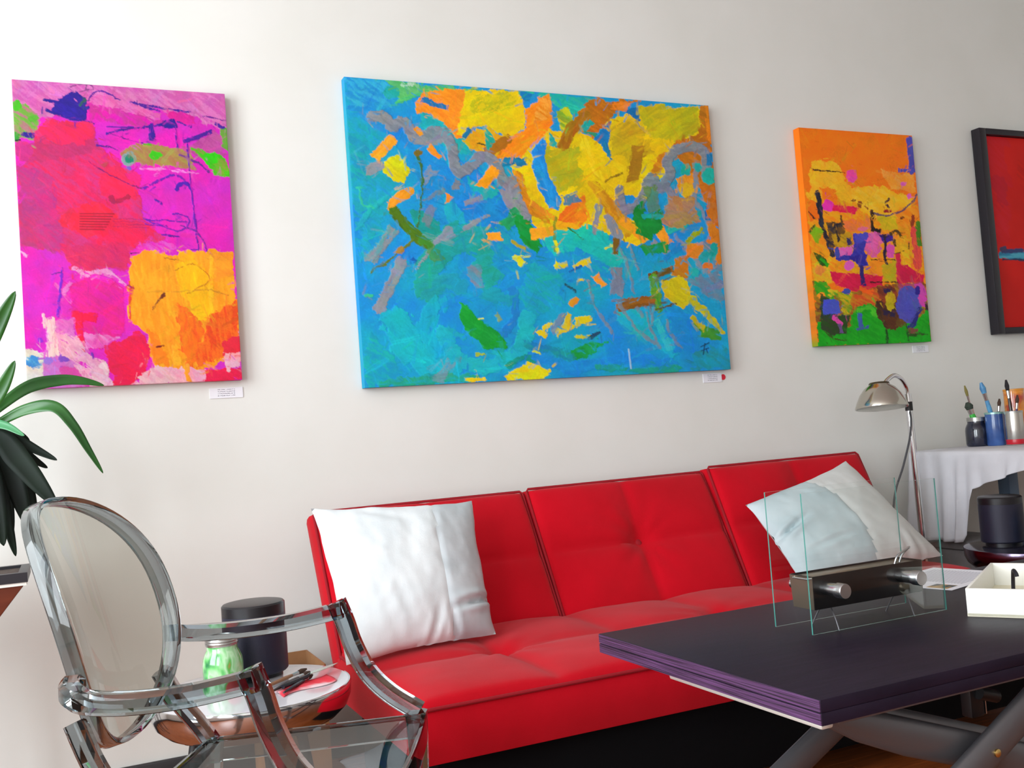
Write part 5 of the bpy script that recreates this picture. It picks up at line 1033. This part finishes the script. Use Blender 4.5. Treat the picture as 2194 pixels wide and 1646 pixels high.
# cloth: a top sheet that folds over the end of the table and hangs long by the wall, gathered up towards the room
nu = 60; vs = []; fs = []
grid = []
for i in range(nu+1):
    row = []
    y = WY1+0.006-(WY1-WY0+0.012)*i/nu; k = i/nu
    drop = 0.345 if k < 0.36 else 0.345-(0.345-0.14)*min(1, (k-0.36)/0.05) if k < 0.41 else 0.14-0.105*min(1, (k-0.41)/0.45)
    for q in (0, 0.3, 0.6, 0.85, 0.97): row.append(Vector((WX1-0.02+(WX0-WX1+0.02-0.004)*q/0.97, y, WZ+0.0025)))
    row.append(Vector((WX0-0.010, y, WZ-0.002)))
    for m_ in range(1, 25):
        q = m_/24; h = 0.004+drop*q
        amp = (0.034*q if k < 0.38 else 0.010*q)
        row.append(Vector((WX0-0.014-amp*(0.6+0.6*math.sin(k*62+1.5*math.sin(k*17+q)))-0.01*q, y+0.010*q*math.sin(k*40), WZ-h)))
    grid.append(row)
m_ = len(grid[0]); vs = [p-Vector((WX0, WY1, 0)) for r in grid for p in r]
for i in range(nu):
    for j in range(m_-1): fs.append((i*m_+j, (i+1)*m_+j, (i+1)*m_+j+1, i*m_+j+1))
cl = MB().add(vs, fs).build('table_cloth', M_CLOTH, None, ang=80)
cl.location = (WX0, WY1, 0)
so = cl.modifiers.new('cloth_thickness', 'SOLIDIFY'); so.thickness = 0.0012; so.offset = 0.0
tag(cl, 'white cloth draped over the work table and hanging down its end in folds', 'tablecloth')
# dark storage bin under the work table
bn = thing('storage_bin', 'dark grey fabric storage bin pushed under the draped work table', 'bin', (3.325, -0.21, 0))
M_BIN = mat('dark_grey_fabric', rgb(140, 135, 135), 0.8, color2=rgb(128, 124, 124), nscale=20, bump=0.2, bscale=300)
MB().box((-0.115, -0.14, 0.0), (0.115, 0.17, 0.385)).build('body', M_BIN, bn, bevel=0.008)
MB().box((-0.122, -0.15, 0.3855), (0.122, 0.18, 0.425)).build('lid', M_BIN, bn, bevel=0.01)
# jars of brushes
WT = WZ+0.0037
def vessel(name, label, x, y, r, h, m_body, m_rim=None, band_m=None):
    T = thing(name, label, 'jar', (x, y, WT), 0, 'jars and tins of brushes on the draped table')
    MB().lathe([(0, 0), (r*0.95, 0), (r, 0.005), (r, h-0.004), (r*0.97, h), (r*0.93, h), (r*0.92, 0.01), (0, 0.01)], 40).build('body', m_body, T)
    if m_rim: MB().lathe([(r*0.96, h-0.004), (r*1.03, h-0.003), (r*1.03, h+0.004), (r*0.96, h+0.005), (r*0.93, h)], 40).build('rim', m_rim, T)
    if band_m: MB().lathe([(r*1.003, 0.003), (r*1.012, 0.004), (r*1.012, 0.022), (r*1.003, 0.023)], 40).build('paint_band', band_m, T)
    return T
def wj(px, py, Y): return at(px, py, Y)
mason('mason_jar', 'dark navy mason jar with silver neck on the draped table', 3.475, -0.165, WT, 0.046, 0.120, multi_mat('navy_glass', [rgb(20, 22, 36), rgb(34, 38, 58), rgb(26, 30, 50)], 10), M_LID, open_top=True, lidh=0.016)
vessel('brush_tin', 'cobalt blue painted tin of brushes on the draped table', 3.500, -0.235, 0.036, 0.132, multi_mat('cobalt_tin', [rgb(40, 70, 130), rgb(54, 90, 155), rgb(70, 110, 170)], 8, 0.25, 0.4), mat('pale_green_rim', rgb(150, 190, 185), 0.3, 0.5))
vessel('brush_tin', 'bare silver tin with red paint band on the draped table', 3.518, -0.312, 0.035, 0.132, mat('bare_tin', rgb(196, 192, 186), 0.25, 0.95), M_LID, mat('red_paint', rgb(196, 24, 44), 0.3))
vessel('paint_jar', 'orange-stained glass jar of brushes standing behind the silver tin', 3.650, -0.215, 0.040, 0.222, multi_mat('orange_jar', [rgb(214, 112, 20), rgb(236, 150, 40), rgb(190, 60, 30)], 12), mat('orange_rim', rgb(226, 150, 50), 0.3))
M_BLUEP = mat('sky_blue_paint', rgb(92, 162, 204), 0.35, color2=rgb(70, 130, 180), nscale=40)
def up_brush(label, x, y, z0, x2, y2, z2, mh, mb_, r):
    return brush('paintbrush', label, (x, y, z0), (x2, y2, z2), mh, mb_, r, 'brushes standing in the jars on the draped table')
up_brush('slim dark brush with fine tip standing in the navy jar', 3.490, -0.165, WT+0.020, 3.440, -0.155, WT+0.255, M_HANDLE3, mat('olive_tip', rgb(130, 120, 60), 0.7), 0.0045)
up_brush('green-smeared brush with wide dark bristles standing in the navy jar', 3.485, -0.178, WT+0.020, 3.452, -0.150, WT+0.185, mat('green_handle', rgb(60, 190, 70), 0.4), mat('dark_green_bristles', rgb(54, 66, 56), 0.8), 0.012)
up_brush('sky-blue paint-coated brush standing in the cobalt tin', 3.512, -0.240, WT+0.020, 3.458, -0.222, WT+0.262, M_BLUEP, M_BLUEP, 0.0085)
up_brush('short dark-tipped brush standing in the cobalt tin', 3.495, -0.245, WT+0.025, 3.522, -0.250, WT+0.190, M_HANDLE, M_BRIST, 0.005)
up_brush('tall black brush standing in the silver tin', 3.512, -0.318, WT+0.020, 3.528, -0.285, WT+0.265, M_HANDLE, mat('black_bristles', rgb(30, 26, 30), 0.8), 0.006)
up_brush('purple-handled brush leaning in the silver tin', 3.515, -0.312, WT+0.020, 3.545, -0.318, WT+0.200, mat('purple_handle', rgb(70, 44, 96), 0.4), M_BRIST, 0.005)

# ------------------------------------------------------------------ potted dracaena
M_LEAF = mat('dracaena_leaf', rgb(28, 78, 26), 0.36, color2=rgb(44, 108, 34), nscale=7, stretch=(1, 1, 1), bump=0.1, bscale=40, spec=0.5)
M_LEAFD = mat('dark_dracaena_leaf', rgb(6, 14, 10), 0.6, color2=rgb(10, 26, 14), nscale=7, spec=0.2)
M_STEM = mat('dracaena_stem', rgb(110, 88, 62), 0.8, color2=rgb(84, 66, 48), nscale=20, stretch=(1, 1, 5))
PC = Vector((-0.335, -0.42, 0.0))
pot = thing('plant_trough', 'brown tapering wooden plant trough with dark rim', 'planter', PC)
def frustum(x0, y0, z0, x1, y1, z1):
    return [(-x0, -y0, z0), (x0, -y0, z0), (x0, y0, z0), (-x0, y0, z0), (-x1, -y1, z1), (x1, -y1, z1), (x1, y1, z1), (-x1, y1, z1)], [(3, 2, 1, 0), (4, 5, 6, 7), (0, 1, 5, 4), (1, 2, 6, 5), (2, 3, 7, 6), (3, 0, 4, 7)]
MB().add(*frustum(0.075, 0.055, 0.50, 0.236, 0.110, 0.705)).build('body', mat('terracotta_brown_wood', rgb(112, 50, 28), 0.55, color2=rgb(92, 38, 22), nscale=8, stretch=(1, 1, 6)), pot, bevel=0.003)
MB().box((-0.242, -0.116, 0.7055), (0.242, 0.116, 0.713)).build('trim', mat('white_trim_strip', rgb(225, 220, 212), 0.5), pot, smooth=False)
rimm = MB()
for lo, hi in (((-0.245, -0.119, 0.7132), (0.245, -0.099, 0.736)), ((-0.245, 0.099, 0.7132), (0.245, 0.119, 0.736)), ((-0.245, -0.099, 0.7132), (-0.225, 0.099, 0.736)), ((0.225, -0.099, 0.7132), (0.245, 0.099, 0.736))): rimm.box(lo, hi)
rimm.build('rim', mat('black_rim', rgb(24, 22, 30), 0.4), pot, smooth=False)
MB().box((-0.2245, -0.0985, 0.7132), (0.2245, 0.0985, 0.729)).build('soil', mat('soil', rgb(92, 78, 70), 0.95, color2=rgb(70, 58, 52), nscale=60, bump=0.6, bscale=90), pot, smooth=False)
for sx in (-1, 1):
    for sy in (-1, 1): MB().tube([(sx*0.06, sy*0.045, 0.505), (sx*0.11, sy*0.075, 0.0)], 0.013, 10).build('leg', M_BLACK, pot)
plant = thing('dracaena_plant', 'potted dracaena with long arching dark green strap leaves', 'plant', PC+Vector((0.02, 0, 0.7293)))
PO = PC+Vector((0.02, 0, 0.7293))
MB().tube(catmull([(0, 0, 0.0), (0.005, 0.0, 0.15), (-0.005, 0.005, 0.28), (0.015, 0.0, 0.40)], 5), 0.013, 12).build('stem', M_STEM, plant)
def leaf(pts, width, m, twist=0.0, fold=0.25):
    """blade along measured points (image x, image y, depth), widest in its middle"""
    P = catmull([at(x, y, d)-PO for x, y, d in pts], 8); n = len(P); vs = []; fs = []
    for i, p in enumerate(P):
        t = i/(n-1)
        tg = (P[min(i+1, n-1)]-P[max(i-1, 0)]).normalized()
        a = math.radians(twist*(0.3+0.7*t))
        side = tg.cross(Vector((math.sin(a), -math.cos(a), 0.25))).normalized()
        nn = side.cross(tg).normalized()
        w = width*0.5*min(1, (0.22+1.75*t))*(max(0.0, 1-t**2.6))**0.75 + 0.0006
        for k in (-1, -0.5, 0, 0.5, 1): vs.append(p+side*w*k+nn*fold*w*(abs(k)-0.5))
    for i in range(n-1):
        for k in range(4): fs.append((i*5+k, i*5+k+1, (i+1)*5+k+1, (i+1)*5+k))
    o = MB().add(vs, fs).build('leaf', m, plant, ang=80)
    s_ = o.modifiers.new('leaf_thickness', 'SOLIDIFY'); s_.thickness = 0.0008
    return o
leaf([(-110, 905, -0.42), (-60, 800, -0.44), (-8, 705, -0.47), (33, 624, -0.50)], 0.052, M_LEAF, 10)
leaf([(-110, 925, -0.42), (-45, 888, -0.45), (0, 838, -0.48), (32, 773, -0.50)], 0.046, M_LEAF, 5)
leaf([(-90, 950, -0.42), (-10, 880, -0.42), (60, 830, -0.40), (130, 815, -0.38), (180, 817, -0.37), (223, 826, -0.36)], 0.036, M_LEAF, 20)
leaf([(-90, 950, -0.42), (-10, 910, -0.44), (55, 878, -0.47), (115, 872, -0.50), (155, 910, -0.52), (190, 965, -0.53), (221, 1014, -0.54)], 0.034, M_LEAF, 30)
leaf([(-100, 930, -0.42), (-40, 908, -0.46), (10, 912, -0.50), (52, 934, -0.53)], 0.026, mat('light_leaf', rgb(70, 138, 92), 0.3), 10)
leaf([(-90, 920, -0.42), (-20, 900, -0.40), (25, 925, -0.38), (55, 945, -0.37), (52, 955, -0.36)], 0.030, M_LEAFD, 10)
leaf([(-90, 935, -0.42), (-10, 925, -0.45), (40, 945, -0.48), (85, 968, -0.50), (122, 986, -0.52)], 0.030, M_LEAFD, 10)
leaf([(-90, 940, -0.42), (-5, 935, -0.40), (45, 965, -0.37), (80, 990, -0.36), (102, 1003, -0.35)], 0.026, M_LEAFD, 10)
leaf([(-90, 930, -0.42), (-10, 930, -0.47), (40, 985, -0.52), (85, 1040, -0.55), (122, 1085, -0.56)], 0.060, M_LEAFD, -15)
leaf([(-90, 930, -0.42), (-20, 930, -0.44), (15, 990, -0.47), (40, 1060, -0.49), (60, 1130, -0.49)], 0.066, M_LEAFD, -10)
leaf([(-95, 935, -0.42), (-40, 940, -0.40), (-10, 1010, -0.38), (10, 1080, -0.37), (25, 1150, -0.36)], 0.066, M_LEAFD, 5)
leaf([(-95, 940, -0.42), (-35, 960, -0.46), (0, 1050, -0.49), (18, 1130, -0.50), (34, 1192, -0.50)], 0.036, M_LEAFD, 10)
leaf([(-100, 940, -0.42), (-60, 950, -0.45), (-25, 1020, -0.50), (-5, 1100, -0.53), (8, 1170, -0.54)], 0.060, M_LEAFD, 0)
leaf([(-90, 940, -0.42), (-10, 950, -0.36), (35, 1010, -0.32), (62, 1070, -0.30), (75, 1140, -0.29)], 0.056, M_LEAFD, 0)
leaf([(-110, 915, -0.42), (-140, 820, -0.42), (-180, 740, -0.44), (-220, 690, -0.46)], 0.046, M_LEAF, 0)
leaf([(-110, 930, -0.42), (-170, 880, -0.40), (-240, 880, -0.38), (-300, 930, -0.37)], 0.046, M_LEAF, 0)
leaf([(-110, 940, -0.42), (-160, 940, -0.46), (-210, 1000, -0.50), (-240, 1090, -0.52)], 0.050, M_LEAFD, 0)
